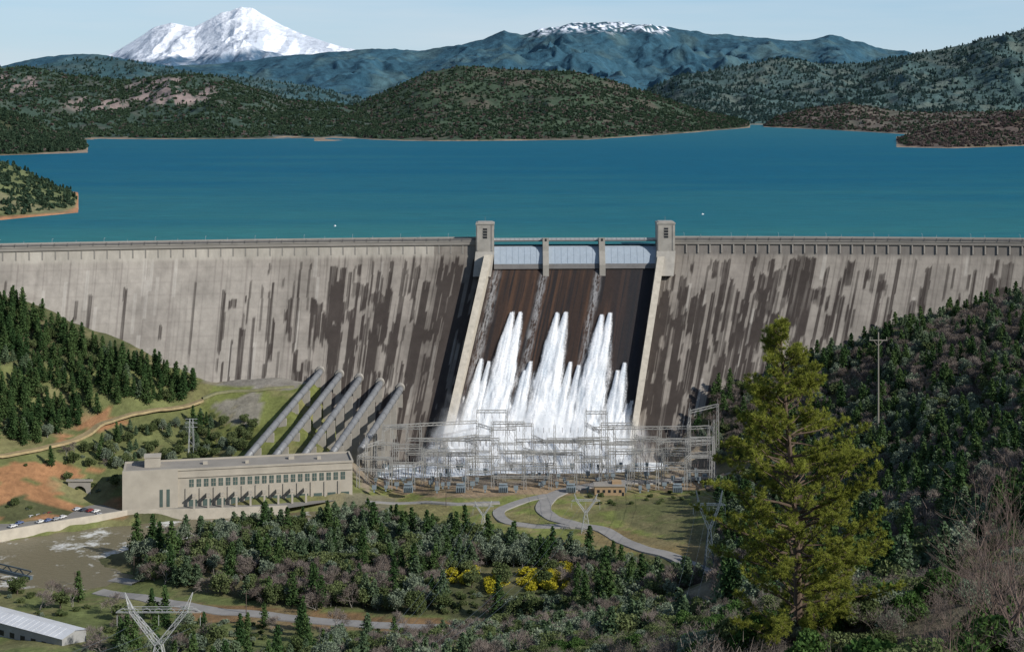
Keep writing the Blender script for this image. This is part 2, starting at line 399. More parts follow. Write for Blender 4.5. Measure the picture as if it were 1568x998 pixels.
hill('forested_mountain_ridge',[(-200,110),(0,99),(40,90),(100,80),(150,79),(200,90),(260,98),(340,95),(420,84),(500,76),(570,70),(640,74),(700,66),(740,55),(772,40),(800,48),(830,38),(880,32),(930,28),(990,33),(1040,40),(1100,47),(1160,52),(1210,58),(1245,57),(1270,50),(1310,60),(1360,72),(1410,80),(1470,72),(1568,66),(1800,60)],
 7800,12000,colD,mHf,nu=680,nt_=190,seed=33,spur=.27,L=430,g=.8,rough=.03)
def colS(X,Y,Z,T,r):
    c=cm_(X)+np.array((.80,.83,.88)); n=fbm(X/400,Y/700,5,101)
    c=mixa(c,ss(.58,.66,ridged(X/420,Y/2200,5,103))*.55*ss(2400,1500,Z),(.25,.31,.40))
    return mixa(c,ss(1130,850,Z+(n-.5)*900),(.07,.13,.20))  # lower slopes get a blue colour in place of haze
mS=mat_attr('mountain_snow',.004,.05,110,rough=.7,detail=7)
hill('snow_mountain',[(60,128),(120,100),(172,80),(205,60),(232,42),(250,35),(262,32),(278,36),(298,39),(318,27),(340,15),(352,14),(362,9),(370,6),(378,8),(386,9),(398,17),(420,29),(450,43),(490,58),(530,71),(600,90),(680,120)],
 30000,40000,colS,mS,nu=520,nt_=200,seed=41,spur=.13,L=1300,g=1.0,rough=.015)
# ---------------------------------------------------------------- vegetation prototypes
def cards(cen,size,rng,asp=1.0,up=0.0):
    n=len(cen); size=np.broadcast_to(size,(n,))
    a=rng.normal(size=(n,3)); a[:,2]*=(1-up); a/=np.linalg.norm(a,axis=1)[:,None]+1e-9
    b=rng.normal(size=(n,3)); b-= (a*b).sum(1)[:,None]*a; b/=np.linalg.norm(b,axis=1)[:,None]+1e-9
    s=size[:,None]/2
    V=np.stack([cen-a*s*asp*.5-b*s*.6,cen+a*s*asp*.3-b*s,cen+a*s*asp+b*s*.2,cen-a*s*asp*.4+b*s],1).reshape(-1,3)
    return V,np.arange(n*4).reshape(n,4)
def proto(name,V,Fc,leafm,mb,woodm,colln):
    wv=np.array(mb.v) if mb and mb.v else np.zeros((0,3)); wf=[f for f in (mb.f if mb else []) if len(f)==4]
    wf=np.array(wf,int).reshape(-1,4)
    VV=np.vstack([wv,V]); FF=np.vstack([wf,Fc+len(wv)]); mi=np.concatenate([np.ones(len(wf)),np.zeros(len(Fc))])
    o=np_mesh(name,VV,FF,[leafm,woodm],smooth=False,link=False,mi=mi); colln.objects.link(o); return o
mWood=mat_plain('bark',(.09,.07,.055),.9,var=.2,scale=2)
mWoodG=mat_plain('grey_bark',(.22,.20,.18),.9,var=.2,scale=2)
mCon=mat_leaf('conifer_needles',(.040,.080,.030),(.09,.14,.05))
mCon2=mat_leaf('pine_needles_grey',(.08,.125,.065),(.125,.17,.095))
mOak=mat_leaf('oak_leaves',(.08,.108,.042),(.145,.175,.075))
mGrey=mat_leaf('grey_foliage',(.14,.18,.125),(.22,.26,.18))
mBare=mat_leaf('bare_twigs',(.14,.115,.098),(.23,.195,.17),.1)
mBr=mat_leaf('reddish_branches',(.13,.095,.08),(.19,.145,.12),.0)
mYel=mat_leaf('yellow_blossom',(.38,.34,.03),(.5,.44,.05))
mHt=mat_leaf('hill_tree_foliage',(.034,.063,.040),(.072,.108,.064))
mHb=mat_leaf('hill_bare_foliage',(.10,.08,.075),(.15,.12,.105))
mHd=mat_leaf('hazed_tree_foliage',(.048,.094,.092),(.082,.125,.112))  # far trees: haze mixed into the leaf colour
def conifer(name,H,Rr,mat,coll,seed,leaf=.85,nb=150,bottom=.1):
    r=np.random.default_rng(seed); cen=[]; sz=[]
    for i in range(nb):
        u=r.random()**.85; z=H*(bottom+(1-bottom)*u)
        rad=Rr*(1-u)**.68*(.55+.6*r.random())*(1.0 if u>.12 else .8)+.2
        a=r.random()*6.283; k=max(3,int(rad/.38))
        for j in range(k):
            f=(j+.6)/k; q=rad*f
            cen.append((q*math.cos(a)+r.normal()*.2,q*math.sin(a)+r.normal()*.2,z-q*.18+f*f*rad*.12+r.normal()*.15)); sz.append(leaf*(.6+.6*r.random())*(1.15-.4*f))
    V,Fc=cards(np.array(cen),np.array(sz),r,1.4,.45)
    mb=MB(); mb.tube([(0,0,-1),(.05,0,H*.5),(0,0,H*.98)],[.26,.16,.03],5)
    return proto(name,V,Fc,mat,mb,mWood,coll)
def broad(name,H,Rr,mat,coll,seed,leaf=.6,nl=12,per=70,wood=None,flat=.8):
    r=np.random.default_rng(seed); cen=[]; mb=MB()
    mb.tube([(0,0,-1),(.1,.05,H*.3),(.1,.2,H*.5)],[.3,.22,.14],5)
    for i in range(nl):
        a=r.random()*6.283; q=Rr*.68*math.sqrt(r.random()); z=H*(.38+.45*r.random())*(1-.22*(q/Rr))
        c=np.array([q*math.cos(a),q*math.sin(a),z]); lr=Rr*(.28+.25*r.random())
        mb.tube([(.1,.1,H*.25),tuple(c*.6+np.array([0,0,H*.15])),tuple(c)],[.14,.08,.03],4)
        d=r.normal(size=(per,3)); d/=np.linalg.norm(d,axis=1)[:,None]; d*=(.55+.5*r.random((per,1))**.6)
        d[:,2]*=flat; cen.append(c+d*lr)
    V,Fc=cards(np.vstack(cen),leaf*(.5+.8*r.random(nl*per)),r,1.2,.1)
    return proto(name,V,Fc,mat,mb,wood or mWood,coll)
def branchy(mb,p,d,L,rad,depth,r,tips,spread=.55,n=4):
    pts=[p]; q=p.copy(); dd=d.copy()
    for i in range(3):
        dd=(dd+Vector((r.normal()*.13,r.normal()*.13,r.normal()*.08+.03))).normalized(); q=q+dd*L/3; pts.append(q.copy())
    mb.tube(pts,[rad,rad*.85,rad*.7,rad*.55],n,0,False)
    if depth==0: tips.append(q.copy()); return
    for k in range(3 if r.random()<.5 else 2):
        nd=(dd+Vector((r.normal()*spread,r.normal()*spread,r.normal()*spread*.6+.1))).normalized()
        branchy(mb,pts[3] if k else pts[2],nd,L*(.62+.25*r.random()),rad*.58,depth-1,r,tips,spread,n)
def bare(name,H,mat,coll,seed,depth=3,fuzz=500,fw=.1,fl=.9,rad=.16,stems=2,spread=.5,minn=3):
    r=np.random.default_rng(seed); mb=MB(); tips=[]
    for s in range(stems):
        branchy(mb,Vector((r.normal()*.2,r.normal()*.2,-.5)),Vector((r.normal()*.3,r.normal()*.3,1)).normalized(),H*.38,rad,depth,r,tips,spread,minn)
    tp=np.array([tuple(t) for t in tips]); cen=tp[r.integers(0,len(tp),fuzz)]+r.normal(size=(fuzz,3))*H*.055
    dirv=cen-np.array([0,0,H*.35]); dirv/=np.linalg.norm(dirv,axis=1)[:,None]; dirv=dirv+r.normal(size=(fuzz,3))*.5
    dirv/=np.linalg.norm(dirv,axis=1)[:,None]
    b=np.cross(dirv,r.normal(size=(fuzz,3))); b/=np.linalg.norm(b,axis=1)[:,None]
    l=fl*(.5+r.random((fuzz,1))); w=fw*.5
    V=np.stack([cen-b*w,cen+b*w,cen+dirv*l+b*w*.3,cen+dirv*l-b*w*.3],1).reshape(-1,3); Fc=np.arange(fuzz*4).reshape(-1,4)
    return proto(name,V,Fc,mat,mb,mWoodG if fw>.05 else mat,coll)
def newcoll(n): return bpy.data.collections.new(n)
cF=newcoll('forest_tree_kinds')
for i in range(4): conifer('a%d_conifer_tree'%i,13+i,3.3+.3*i,mCon,cF,100+i,.85,210)        #0-3
for i in range(2): conifer('b%d_grey_pine_tree'%i,11.5,4.0,mCon2,cF,110+i,.8,180,.15)           #4-5
for i in range(3): broad('c%d_oak_tree'%i,9,4.5,mOak,cF,120+i,.62,16,120)                       #6-8
for i in range(2): broad('d%d_grey_tree'%i,10,4.0,mGrey,cF,130+i,.55,15,125,mWoodG,1.2)          #9-10
for i in range(3): bare('e%d_bare_tree'%i,8.5,mBare,cF,140+i,3,800,.12,1.0)                      #11-13
broad('f0_yellow_shrub',4.2,3.4,mYel,cF,150,.5,12,80)                                         #14
for i in range(3): broad('g%d_shrub'%i,2.6,2.2,(mOak,mGrey,mOak)[i],cF,160+i,.42,9,110)        #15-17
cN=newcoll('brush_kinds')
for i in range(3): broad('a%d_bush'%i,3.4,2.3,(mOak,mOak,mGrey)[i],cN,170+i,.22,16,380)             #0-2
for i in range(4): bare('b%d_bare_shrub'%i,4.5,mBare,cN,180+i,3,420,.03,.45,.06,3,.45,4)           #3-6
broad('c0_laurel_bush',3.6,2.4,mat_leaf('laurel_leaves',(.05,.10,.028),(.08,.14,.04)),cN,190,.26,16,350) #7
cH=newcoll('hill_tree_kinds')
def low(name,H,Rr,mat,seed,con):
    r=np.random.default_rng(seed); n=70
    if con:
        u=r.random(n)**.8; a=r.random(n)*6.283; q=Rr*(1-u)*(.5+.6*r.random(n))+.2
        cen=np.stack([q*np.cos(a),q*np.sin(a),H*(.05+.95*u)],1)
    else:
        d=r.normal(size=(n,3)); d/=np.linalg.norm(d,axis=1)[:,None]; cen=d*np.array([Rr,Rr,H*.45])*(.6+.4*r.random((n,1)))+np.array([0,0,H*.5])
    V,Fc=cards(cen,Rr*.95*(.6+.6*r.random(n)),r,1.2,.2)
    o=np_mesh(name,V,Fc,[mat],smooth=False,link=False); cH.objects.link(o)
for i in range(2): low('a%d_hill_conifer'%i,12,3.4,mHt,200+i,True)
for i in range(2): low('b%d_hill_oak'%i,7,4.8,mHt,210+i,False)
low('c0_hill_bare_tree',6.5,4.2,mHb,220,False)
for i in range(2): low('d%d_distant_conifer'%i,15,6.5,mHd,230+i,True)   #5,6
def scatter(name,P,idx,scl,coll):
    P=np.asarray(P,np.float32); n=len(P); me=bpy.data.meshes.new(name); me.vertices.add(n); me.vertices.foreach_set('co',P.ravel())
    rot=np.zeros((n,3),np.float32); rot[:,2]=NR.random(n)*6.283; rot[:,0]=NR.normal(size=n)*.04; rot[:,1]=NR.normal(size=n)*.04
    a=me.attributes.new('rot','FLOAT_VECTOR','POINT'); a.data.foreach_set('vector',rot.ravel())
    a=me.attributes.new('scl','FLOAT','POINT'); a.data.foreach_set('value',np.asarray(scl,np.float32))
    a=me.attributes.new('idx','INT','POINT'); a.data.foreach_set('value',np.asarray(idx,np.int32))
    o=bpy.data.objects.new(name,me); scene.collection.objects.link(o)
    ng=bpy.data.node_groups.new(name+'_nodes','GeometryNodeTree')
    ng.interface.new_socket('Geometry',in_out='INPUT',socket_type='NodeSocketGeometry'); ng.interface.new_socket('Geometry',in_out='OUTPUT',socket_type='NodeSocketGeometry')
    gi=ng.nodes.new('NodeGroupInput'); go=ng.nodes.new('NodeGroupOutput'); ip=ng.nodes.new('GeometryNodeInstanceOnPoints')
    ci=ng.nodes.new('GeometryNodeCollectionInfo'); ci.inputs['Collection'].default_value=coll; ci.inputs['Separate Children'].default_value=True; ci.inputs['Reset Children'].default_value=True
    ip.inputs['Pick Instance'].default_value=True
    def na(nm,dt):
        k=ng.nodes.new('GeometryNodeInputNamedAttribute'); k.data_type=dt; k.inputs['Name'].default_value=nm; return [q for q in k.outputs if q.enabled][0]
    e=ng.nodes.new('FunctionNodeEulerToRotation'); ng.links.new(na('rot','FLOAT_VECTOR'),e.inputs[0])
    ng.links.new(gi.outputs[0],ip.inputs['Points']); ng.links.new(ci.outputs[0],ip.inputs['Instance']); ng.links.new(na('idx','INT'),ip.inputs['Instance Index'])
    ng.links.new(e.outputs[0],ip.inputs['Rotation']); ng.links.new(na('scl','FLOAT'),ip.inputs['Scale']); ng.links.new(ip.outputs[0],go.inputs[0])
    md=o.modifiers.new('scatter','NODES'); md.node_group=ng
    return o
def hill_scatter(name,n,idxs,w,smin,smax,keep=None,zmin=4,gap=.33):
    X,Y,Z,T,r=hill_pts[name]; nu,nv=X.shape
    i=NR.random(n)*(nu-1.01); j=NR.random(n)*(nv-1.01); a=i.astype(int); b=j.astype(int); u=i-a; v=j-b
    def bl(A): return (A[a,b]*(1-u)+A[a+1,b]*u)*(1-v)+(A[a,b+1]*(1-u)+A[a+1,b+1]*u)*v
    x,y,z,t=bl(X),bl(Y),bl(Z),bl(T)
    m=(z>zmin)&(t<1.08)&(x/y>-.36)&(x/y<.36)&(fbm(x/45,y/45,3,99)>gap)
    if keep is not None: m&=keep(x,y,z,t)
    x,y,z=x[m],y[m],z[m]; k=len(x)
    idx=NR.choice(idxs,k,p=w); scatter(name+'_trees',np.stack([x,y,z-.5],1),idx,smin+(smax-smin)*NR.random(k),cH)
hill_scatter('wooded_hill',19000,[0,1,2,3,4],[.13,.13,.28,.26,.20],.5,1.0,zmin=2.5)
hill_scatter('rocky_hill',22000,[0,1,2,3,4],[.15,.15,.32,.30,.08],.5,1.0,lambda x,y,z,t:(rockA(x,y,z,t,None)<.45)|(NR.random(len(x))<.25),zmin=2.5)
hill_scatter('lakeside_hill',5500,[0,1,2,3,4],[.3,.3,.15,.15,.1],.5,1.0,zmin=1.5)
hill_scatter('peninsula_shore',3200,[0,1,2,3],[.2,.2,.3,.3],.25,.55,lambda x,y,z,t:NR.random(len(x))<.65,zmin=2.0)
hill_scatter('brown_peninsula',4500,[0,3,4],[.08,.12,.8],.4,.9,zmin=1.5)
hill_scatter('brown_hill',6000,[0,3,4],[.14,.26,.6],.5,1.0,zmin=2)
hill_scatter('green_ridge',15000,[5,6],[.5,.5],.4,1.0)
hill_scatter('left_green_ridge',6000,[5,6],[.5,.5],.4,1.0)
# ---------------------------------------------------------------- dam
dam=empty('concrete_dam',(0,0,0))
mDam=mat_attr('weathered_concrete',.25,.16,.15,rough=.9,scale2=.04,stretch=(1,1,.45))
def damface(name,x0,x1,fine0,fine1):
    xs=np.concatenate([np.arange(x0,fine0,6.),np.arange(fine0,fine1,.5),np.arange(fine1,x1+.01,6.)])
    xs=np.unique(np.concatenate([xs,[x0,x1]])); hs=np.concatenate([np.arange(0,14,.7),np.arange(14,150,.9)])
    X,Hh=np.meshgrid(xs,hs,indexing='ij'); P=FP(X,Hh)
    M=np.where(X<40,.10+.90*ss(-200,-85,X),1-.45*ss(150,290,X))
    st=np.zeros(X.shape)
    for k,(w,th,amt) in enumerate([(2.3,.58,.80),(3.9,.66,.85),(1.5,.60,.65),(7.0,.86,.6),(5.1,.78,.85)]):
        for s in range(3):
            xw=X+(vn(Hh/9,X*0+s,77)-.5)*.35
            cell=np.floor(xw/w+s*.37); r1=hsh(cell,cell*0+s,300+k); r2=hsh(cell,cell*0+s,320+k); r3=hsh(cell,cell*0+s,340+k)
            a=9+r2*90; l=5+r3**1.8*50
            ed=(vn(X*.8,Hh*.3,k)-.5)*3
            st+= (r1>1-(1-th)*M)*ss(a-.3,a+.5,Hh+ed)*ss(a+l+1.5,a+l-1,Hh+ed)*amt*(.65+.7*vn(X*2,Hh*.06,410+k))
    soft=ss(.56,.80,fbm(X/1.1,Hh/50,4,430))*.5*(.35+.65*M)
    near=.50*ss(-60,-40,X+(fbm(X*0,Hh/14,3,461)-.5)*14)*(X<0)*ss(7,16,Hh)  # dark band beside left wall: staining plus painted wall shadow
    blot=ss(.52,.64,fbm(X/16,Hh/26,4,471))*.18*M
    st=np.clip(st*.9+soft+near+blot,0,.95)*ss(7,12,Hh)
    bc=cm_(X)+np.array((.29,.265,.23))
    bc=mixa(bc,ss(.42,.7,fbm(X/28,Hh/28,3,440))*.6,(.215,.195,.17))
    bc=mixa(bc,M*.60,(.195,.172,.148))
    jx=np.abs((X/15.24)%1-.5)>.475; bc=mixa(bc,jx*.35,(.12,.10,.09))
    jh=np.abs((Hh/7.6)%1-.5)>.44; bc=mixa(bc,jh*.14,(.12,.10,.09))
    bc=mixa(bc,ss(.95,.965,hsh(np.floor(X/2.1),np.floor(Hh/22+hsh(np.floor(X/2.1),X*0,7)*9),451))*.5,(.38,.355,.315))
    bc=mixa(bc,ss(12,8,Hh)*(X<-50),(.39,.36,.31)); bc=mixa(bc,ss(12,8,Hh)*(X>90)*.7,(.18,.165,.15))  # crest band: sunlit tone painted on the left, overhang shade on the right
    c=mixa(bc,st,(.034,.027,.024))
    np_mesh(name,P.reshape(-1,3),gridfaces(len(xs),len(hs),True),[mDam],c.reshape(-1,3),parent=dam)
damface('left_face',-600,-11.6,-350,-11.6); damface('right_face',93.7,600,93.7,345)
xs=np.linspace(-11.6,93.7,300); hs=np.arange(14.6,126,.6); X,Hh=np.meshgrid(xs,hs,indexing='ij'); P=FP(X,Hh)
c=cm_(X)+np.array((.032,.020,.015)); c=mixa(c,ss(.45,.7,fbm(X/3,Hh/60,4,500)),(.062,.034,.021)); c=mixa(c,ss(.5,.75,fbm(X/1.2,Hh/30,3,505)),(.017,.014,.014))
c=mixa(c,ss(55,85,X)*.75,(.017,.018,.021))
sp_=fbm(X/.7,Hh/5,4,510)*.6+fbm(X/.5,Hh/.8,3,512)*.4
for xc,w in ((22.6,3.8),(57.5,3.8),(-8,4.6)):
    dd_=np.abs(X-xc+(fbm(Hh/9,X*0+xc,4,3)-.5)*3)
    c=mixa(c,ss(w,0,dd_)*ss(.34,.60,sp_)*.85*ss(14,24,Hh),(.26,.26,.26))
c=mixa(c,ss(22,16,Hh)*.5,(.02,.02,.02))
mSp=mat_attr('wet_spillway_concrete',.5,.14,.1,rough=.55,spec=.2)
np_mesh('spillway_chute',P.reshape(-1,3),gridfaces(len(xs),len(hs),True),[mSp],c.reshape(-1,3),parent=dam)
mCon_l=mat_plain('pale_concrete',(.43,.39,.32),.85,var=.2,scale=.3)
mCon_m=mat_plain('grey_concrete',(.29,.27,.235),.9,var=.14,scale=.25)
mCon_d=mat_plain('dark_concrete',(.13,.125,.12),.9,var=.15,scale=.25)
mDark=mat_plain('dark_opening',(.02,.022,.025),.4,var=.05)
mGate=mat_plain('painted_drum_gate',(.29,.34,.39),.55,var=.10,scale=.4,spec=.3)
mRoad=mat_plain('asphalt',(.13,.125,.12),.9,var=.08,scale=.4)
def wall(name,x0,x1,h0,h1,off0,mat):
    hs=np.arange(h0,h1,2.0); V=[];
    for h in hs:
        o=off0*min(1,(h-h0)/8+.25)
        for (x,of) in ((x0,-2),(x0,o),(x1,o),(x1,-2)): V.append(FP(x,h,of))
    mb=MB(); fs=[]
    for i in range(len(hs)-1):
        for k in range(4): a=i*4+k; b_=i*4+(k+1)%4; fs.append((a,b_,b_+4,a+4))
    e=(len(hs)-1)*4
    fs+= [(0,1,2,3),(e,e+1,e+2,e+3)]
    mb.add([tuple(map(float,v)) for v in V],fs); mb.obj(name,[mat],dam)
wall('left_training_wall',-16.6,-12.2,10,121,13,mCon_l); wall('right_training_wall',94.3,98.8,10,121,8,mCon_l)
def strip(mb,xa,xb,prof,mi):
    xs=np.linspace(xa,xb,max(2,int((xb-xa)/8))); vs=[];fs=[]; n=len(prof)
    for x in xs:
        for (o,z) in prof: vs.append((x,float(Yd(float(x)))+o,z))
    for i in range(len(xs)-1):
        for k in range(n): a=i*n+k;b_=i*n+(k+1)%n; fs.append((a,a+n,b_+n,b_))
    fs+=[tuple(range(n)),tuple((len(xs)-1)*n+k for k in range(n))[::-1]]
    mb.add(vs,fs,mi)
mb=MB()
for xa,xb in ((-600,-23),(105.6,600)):
    strip(mb,xa,xb,[(-1.6,3.2),(10,3.2),(10,4.2),(-1.6,4.2)],0)
    strip(mb,xa,xb,[(-1.9,4.2),(-1.5,4.2),(-1.5,5.4),(-1.9,5.4)],1)
    strip(mb,xa,xb,[(9.2,4.2),(9.7,4.2),(9.7,5.4),(9.2,5.4)],0)
    strip(mb,xa,xb,[(-.9,1.2),(.02,.6),(.02,3.2),(-1.3,3.2)],0)
    strip(mb,xa,xb,[(-.9,4.21),(8.8,4.21),(8.8,4.24),(-.9,4.24)],2)
    strip(mb,xa,xb,[(8.5,-40),(9.5,-40),(9.5,3.3),(8.5,3.3)],0)
for x in np.arange(-596,600,7.62):
    if -26<x<108: continue
    y=float(Yd(float(x))); dp=.35 if x<0 else .9
    mb.box((x,y-dp+.2,-4.5),(.8,0,0),(0,dp+.1,0),(0,0,7.6),0); mb.box((x,y-2.1,4.1),(.6,0,0),(0,.8,0),(0,0,1.5),1)
mb.obj('crest_road_and_parapet',[mat_plain('crest_concrete',(.28,.26,.23),.9,var=.14,scale=.1),mat_plain('shaded_parapet_concrete',(.13,.125,.12),.9),mRoad],dam)  # parapet concrete is darker: its shade is put into the colour
mb=MB()
for x in np.arange(-590,600,30.5):
    if -26<x<108: continue
    y=float(Yd(float(x))); mb.beam((x,y-.9,4.2),(x,y-.9,8.2),.14); mb.beam((x,y-.9,8.2),(x,y+.8,8.4),.12); mb.cbox((x,y+.9,8.3),.3,.8,.2)
    mb.beam((x+12,y+9,4.2),(x+12,y+9,6.8),.14)
mSteel=mat_plain('galvanised_steel',(.42,.43,.43),.5,.3,var=.06)
mb.obj('crest_lamp_posts',[mSteel],dam)
def tower(x0,x1,name):
    y=float(Yd((x0+x1)/2)); mb=MB(); w=x1-x0
    mb.box((x0,y-4.5,-3),(w,0,0),(0,13,0),(0,0,18.5),0)
    mb.box((x0-.35,y-4.85,14.4),(w+.7,0,0),(0,13.7,0),(0,0,.8),0)
    mb.box((x0+1,y-3.5,15.2),(w-2,0,0),(0,11,0),(0,0,.7),0)
    mb.add([(x0-.3,y-4.8,-3),(x1+.3,y-4.8,-3),(x1+.3,y+4,-3),(x0-.3,y+4,-3),(x0-1.8,y-13,-18),(x1-1.8,y-13,-18),(x1-1.8,y-2,-18),(x0-1.8,y-2,-18)],
      [(0,1,2,3),(4,5,6,7),(0,1,5,4),(1,2,6,5),(2,3,7,6),(3,0,4,7)],0)
    mb.box((x0+w*.38,y-4.58,5.5),(w*.24,0,0),(0,.1,0),(0,0,6.5),1)
    for k in range(3): mb.box((x0+w*.36,y-4.66,6.8+k*1.8),(w*.28,0,0),(0,.12,0),(0,0,.35),0)
    for sx_ in (x0+.6,x1-1.6): mb.box((sx_,y-4.8,-2.5),(1,0,0),(0,.3,0),(0,0,16.5),0)
    mb.box((x1-.05,y-1,6),(.12,0,0),(0,4,0),(0,0,5),1)
    mb.beam((x0+w/2,y+2,16),(x0+w/2,y+2,19),.12,0)
    mb.obj(name,[mat_plain('tower_concrete',(.31,.29,.255),.85,var=.2,scale=.2),mDark],dam)
tower(-23.1,-11.6,'left_tower'); tower(93.7,105.2,'right_tower')
mb=MB()
for xc in (21.8,58.2):
    y=float(Yd(xc))
    prof=[(9,2.9),(-2,2.9),(-3,-3),(-6,-8),(-8,-11.5),(-8,-22),(9,-22)]
    vs=[(xc-1.9,y+o,z) for o,z in prof]+[(xc+1.9,y+o,z) for o,z in prof]; n=len(prof)
    mb.add(vs,[tuple(range(n))[::-1],tuple(range(n,2*n))]+[(k,(k+1)%n,(k+1)%n+n,k+n) for k in range(n)],0)
    mb.box((xc-2.0,y-2.0,2.9),(4.0,0,0),(0,3,0),(0,0,2.4),0); mb.box((xc-.6,y-2.1,3.3),(1.2,0,0),(0,.1,0),(0,0,1.6),1)
mb.obj('spillway_piers',[mCon_m,mDark],dam)
mb=MB(); strip(mb,-11.6,93.7,[(0,3.0),(9,3.0),(9,4.2),(0,4.2)],0); strip(mb,-11.6,93.7,[(-.2,3.8),(.15,3.8),(.15,5.3),(-.2,5.3)],1)
for x in np.arange(-10,93,3.): mb.beam((x,float(Yd(float(x)))-.3,4),(x,float(Yd(float(x)))-.3,5.6),.2,1)
mb.obj('spillway_bridge',[mCon_d,mSteel],dam)
mb=MB()
for a,b_ in ((-11.5,19.9),(23.7,56.3),(60.1,93.6)):
    prof=[(5.5,-1.2),(3,-.2),(1.5,-.8),(0,-2.3),(-1.6,-5),(-3,-8.2),(-4.4,-11.4),(4,-11.4)]
    strip(mb,a,b_,prof,0)
    for k in range(1,8):
        x=a+(b_-a)*k/8; y=float(Yd(x)); 
        for (o1,z1),(o2,z2) in zip(prof[2:6],prof[3:7]): mb.beam((x,y+o1-.05,z1),(x,y+o2-.05,z2),.14,1)
    strip(mb,a,b_,[(-4.3,-11.0),(6,-11.0),(6,-14),(-6.0,-14)],2)
mb.obj('drum_gates',[mGate,mat_plain('gate_seams',(.23,.28,.33),.5),mCon_d],dam,smooth=False)
# ---------------------------------------------------------------- white water: plume surfaces over the chute, mist sheets at the foot
def watermat(name,namp,nsc,tr_):
    m=bpy.data.materials.new(name); m.use_nodes=True; nt=m.node_tree; nt.nodes.clear()
    o_=nt.nodes.new('ShaderNodeOutputMaterial'); at=nt.nodes.new('ShaderNodeAttribute'); at.attribute_name='Col'
    sc=nt.nodes.new('ShaderNodeSeparateColor'); nt.links.new(at.outputs['Color'],sc.inputs[0])
    wc=mixc(nt,sc.outputs[1],(.58,.65,.71),(.90,.905,.91))
    d=nt.nodes.new('ShaderNodeBsdfDiffuse'); nt.links.new(wc,d.inputs[0]); tr=nt.nodes.new('ShaderNodeBsdfTranslucent'); nt.links.new(wc,tr.inputs[0])
    mx=nt.nodes.new('ShaderNodeMixShader'); mx.inputs[0].default_value=tr_; nt.links.new(d.outputs[0],mx.inputs[1]); nt.links.new(tr.outputs[0],mx.inputs[2])
    tp=nt.nodes.new('ShaderNodeBsdfTransparent'); mx2=nt.nodes.new('ShaderNodeMixShader')
    co=objco(nt); fn=noise(nt,co,nsc,5,.7)
    af=mth(nt,'MULTIPLY_ADD',mth(nt,'SUBTRACT',fn,.5),namp,sc.outputs[0]); af=mth(nt,'MULTIPLY',af,mth(nt,'MULTIPLY',sc.outputs[0],4,clamp=True),clamp=True)
    nt.links.new(af,mx2.inputs[0]); nt.links.new(tp.outputs[0],mx2.inputs[1]); nt.links.new(mx.outputs[0],mx2.inputs[2]); nt.links.new(mx2.outputs[0],o_.inputs['Surface'])
    return m
mWater=watermat('white_water',1.0,.8,.12); mMist=watermat('water_mist',.35,.12,.2)
JETS=[(face_at(px,py),sp_w) for px,py,sp_w in ((784,476,11),(797,476,9),(853,477,10),(866,476,10),(921,480,11),(934,477,9))]+\
     [(face_at(px,py),sp_w) for px,py,sp_w in ((737,548,6.5),(749,552,5),(812,552,6),(803,566,5),(873,553,6),(886,558,5),(945,566,4.5),(956,554,6))]
def plume(name,seed,k_off,thr,soft,amax,dx=0,wid=1.0):
    xs=np.arange(-11.8,93.8,.35); hs=np.arange(36,124.5,.5); X,Hh=np.meshgrid(xs,hs,indexing='ij')
    D=np.full(X.shape,-1.0); TT_=np.zeros(X.shape)
    ns=fbm(X/1.0,Hh/10,4,seed); nb=fbm(X/3.6,Hh/6,4,seed+9); nl=fbm(X/6,Hh/14,3,seed+19)
    for (x0,h0),spd in JETS:
        t=(Hh-h0)/(123-h0); tc_=np.clip(t,0,1); s=(.9+spd*tc_**.8*(.75+.5*fbm(Hh/10,X*0+x0,3,seed+3)))*wid
        xw=X-x0-dx+(fbm(Hh/13,X*0+x0,3,seed+5)-.5)*5*tc_
        q=1-(np.abs(xw)/s)**1.8; q=np.where(t>0,q,-1)*1.0; q=np.minimum(q,t*30)
        TT_=np.where(q>D,tc_,TT_); D=np.maximum(D,q)
    D=np.maximum(D,ss(86,117,Hh+(nb-.5)*34)*.9-.1)
    a=ss(thr,thr+soft,D+(ns-.5)*1.0*(.3+TT_)+(nb-.5)*.9*TT_)*amax
    edge=np.minimum(ss(-12,-10.5,X),ss(93.8,92,X)); a=a*np.maximum(edge,ss(110,120,Hh))
    off=.5+k_off*(np.sqrt(np.clip(D,0,1))*(1.0+3.5*TT_)+(nb-.5)*1.6*(.25+TT_)+(nl-.5)*3.4*TT_+(ns-.5)*.5)+ss(112,123,Hh)*3
    P=FP(X,Hh,np.maximum(off,.25))
    br=np.clip(.68+(nb-.45)*1.1+(ns-.5)*1.3,0,1)
    colr=np.stack([a,br,br],-1)
    np_mesh(name,P.reshape(-1,3),gridfaces(len(xs),len(hs),True),[mWater],colr.reshape(-1,3))
plume('outlet_water_plumes',600,1.0,.05,.6,1.0); plume('outlet_water_spray',640,1.6,.05,1.0,.5,.6,1.4)
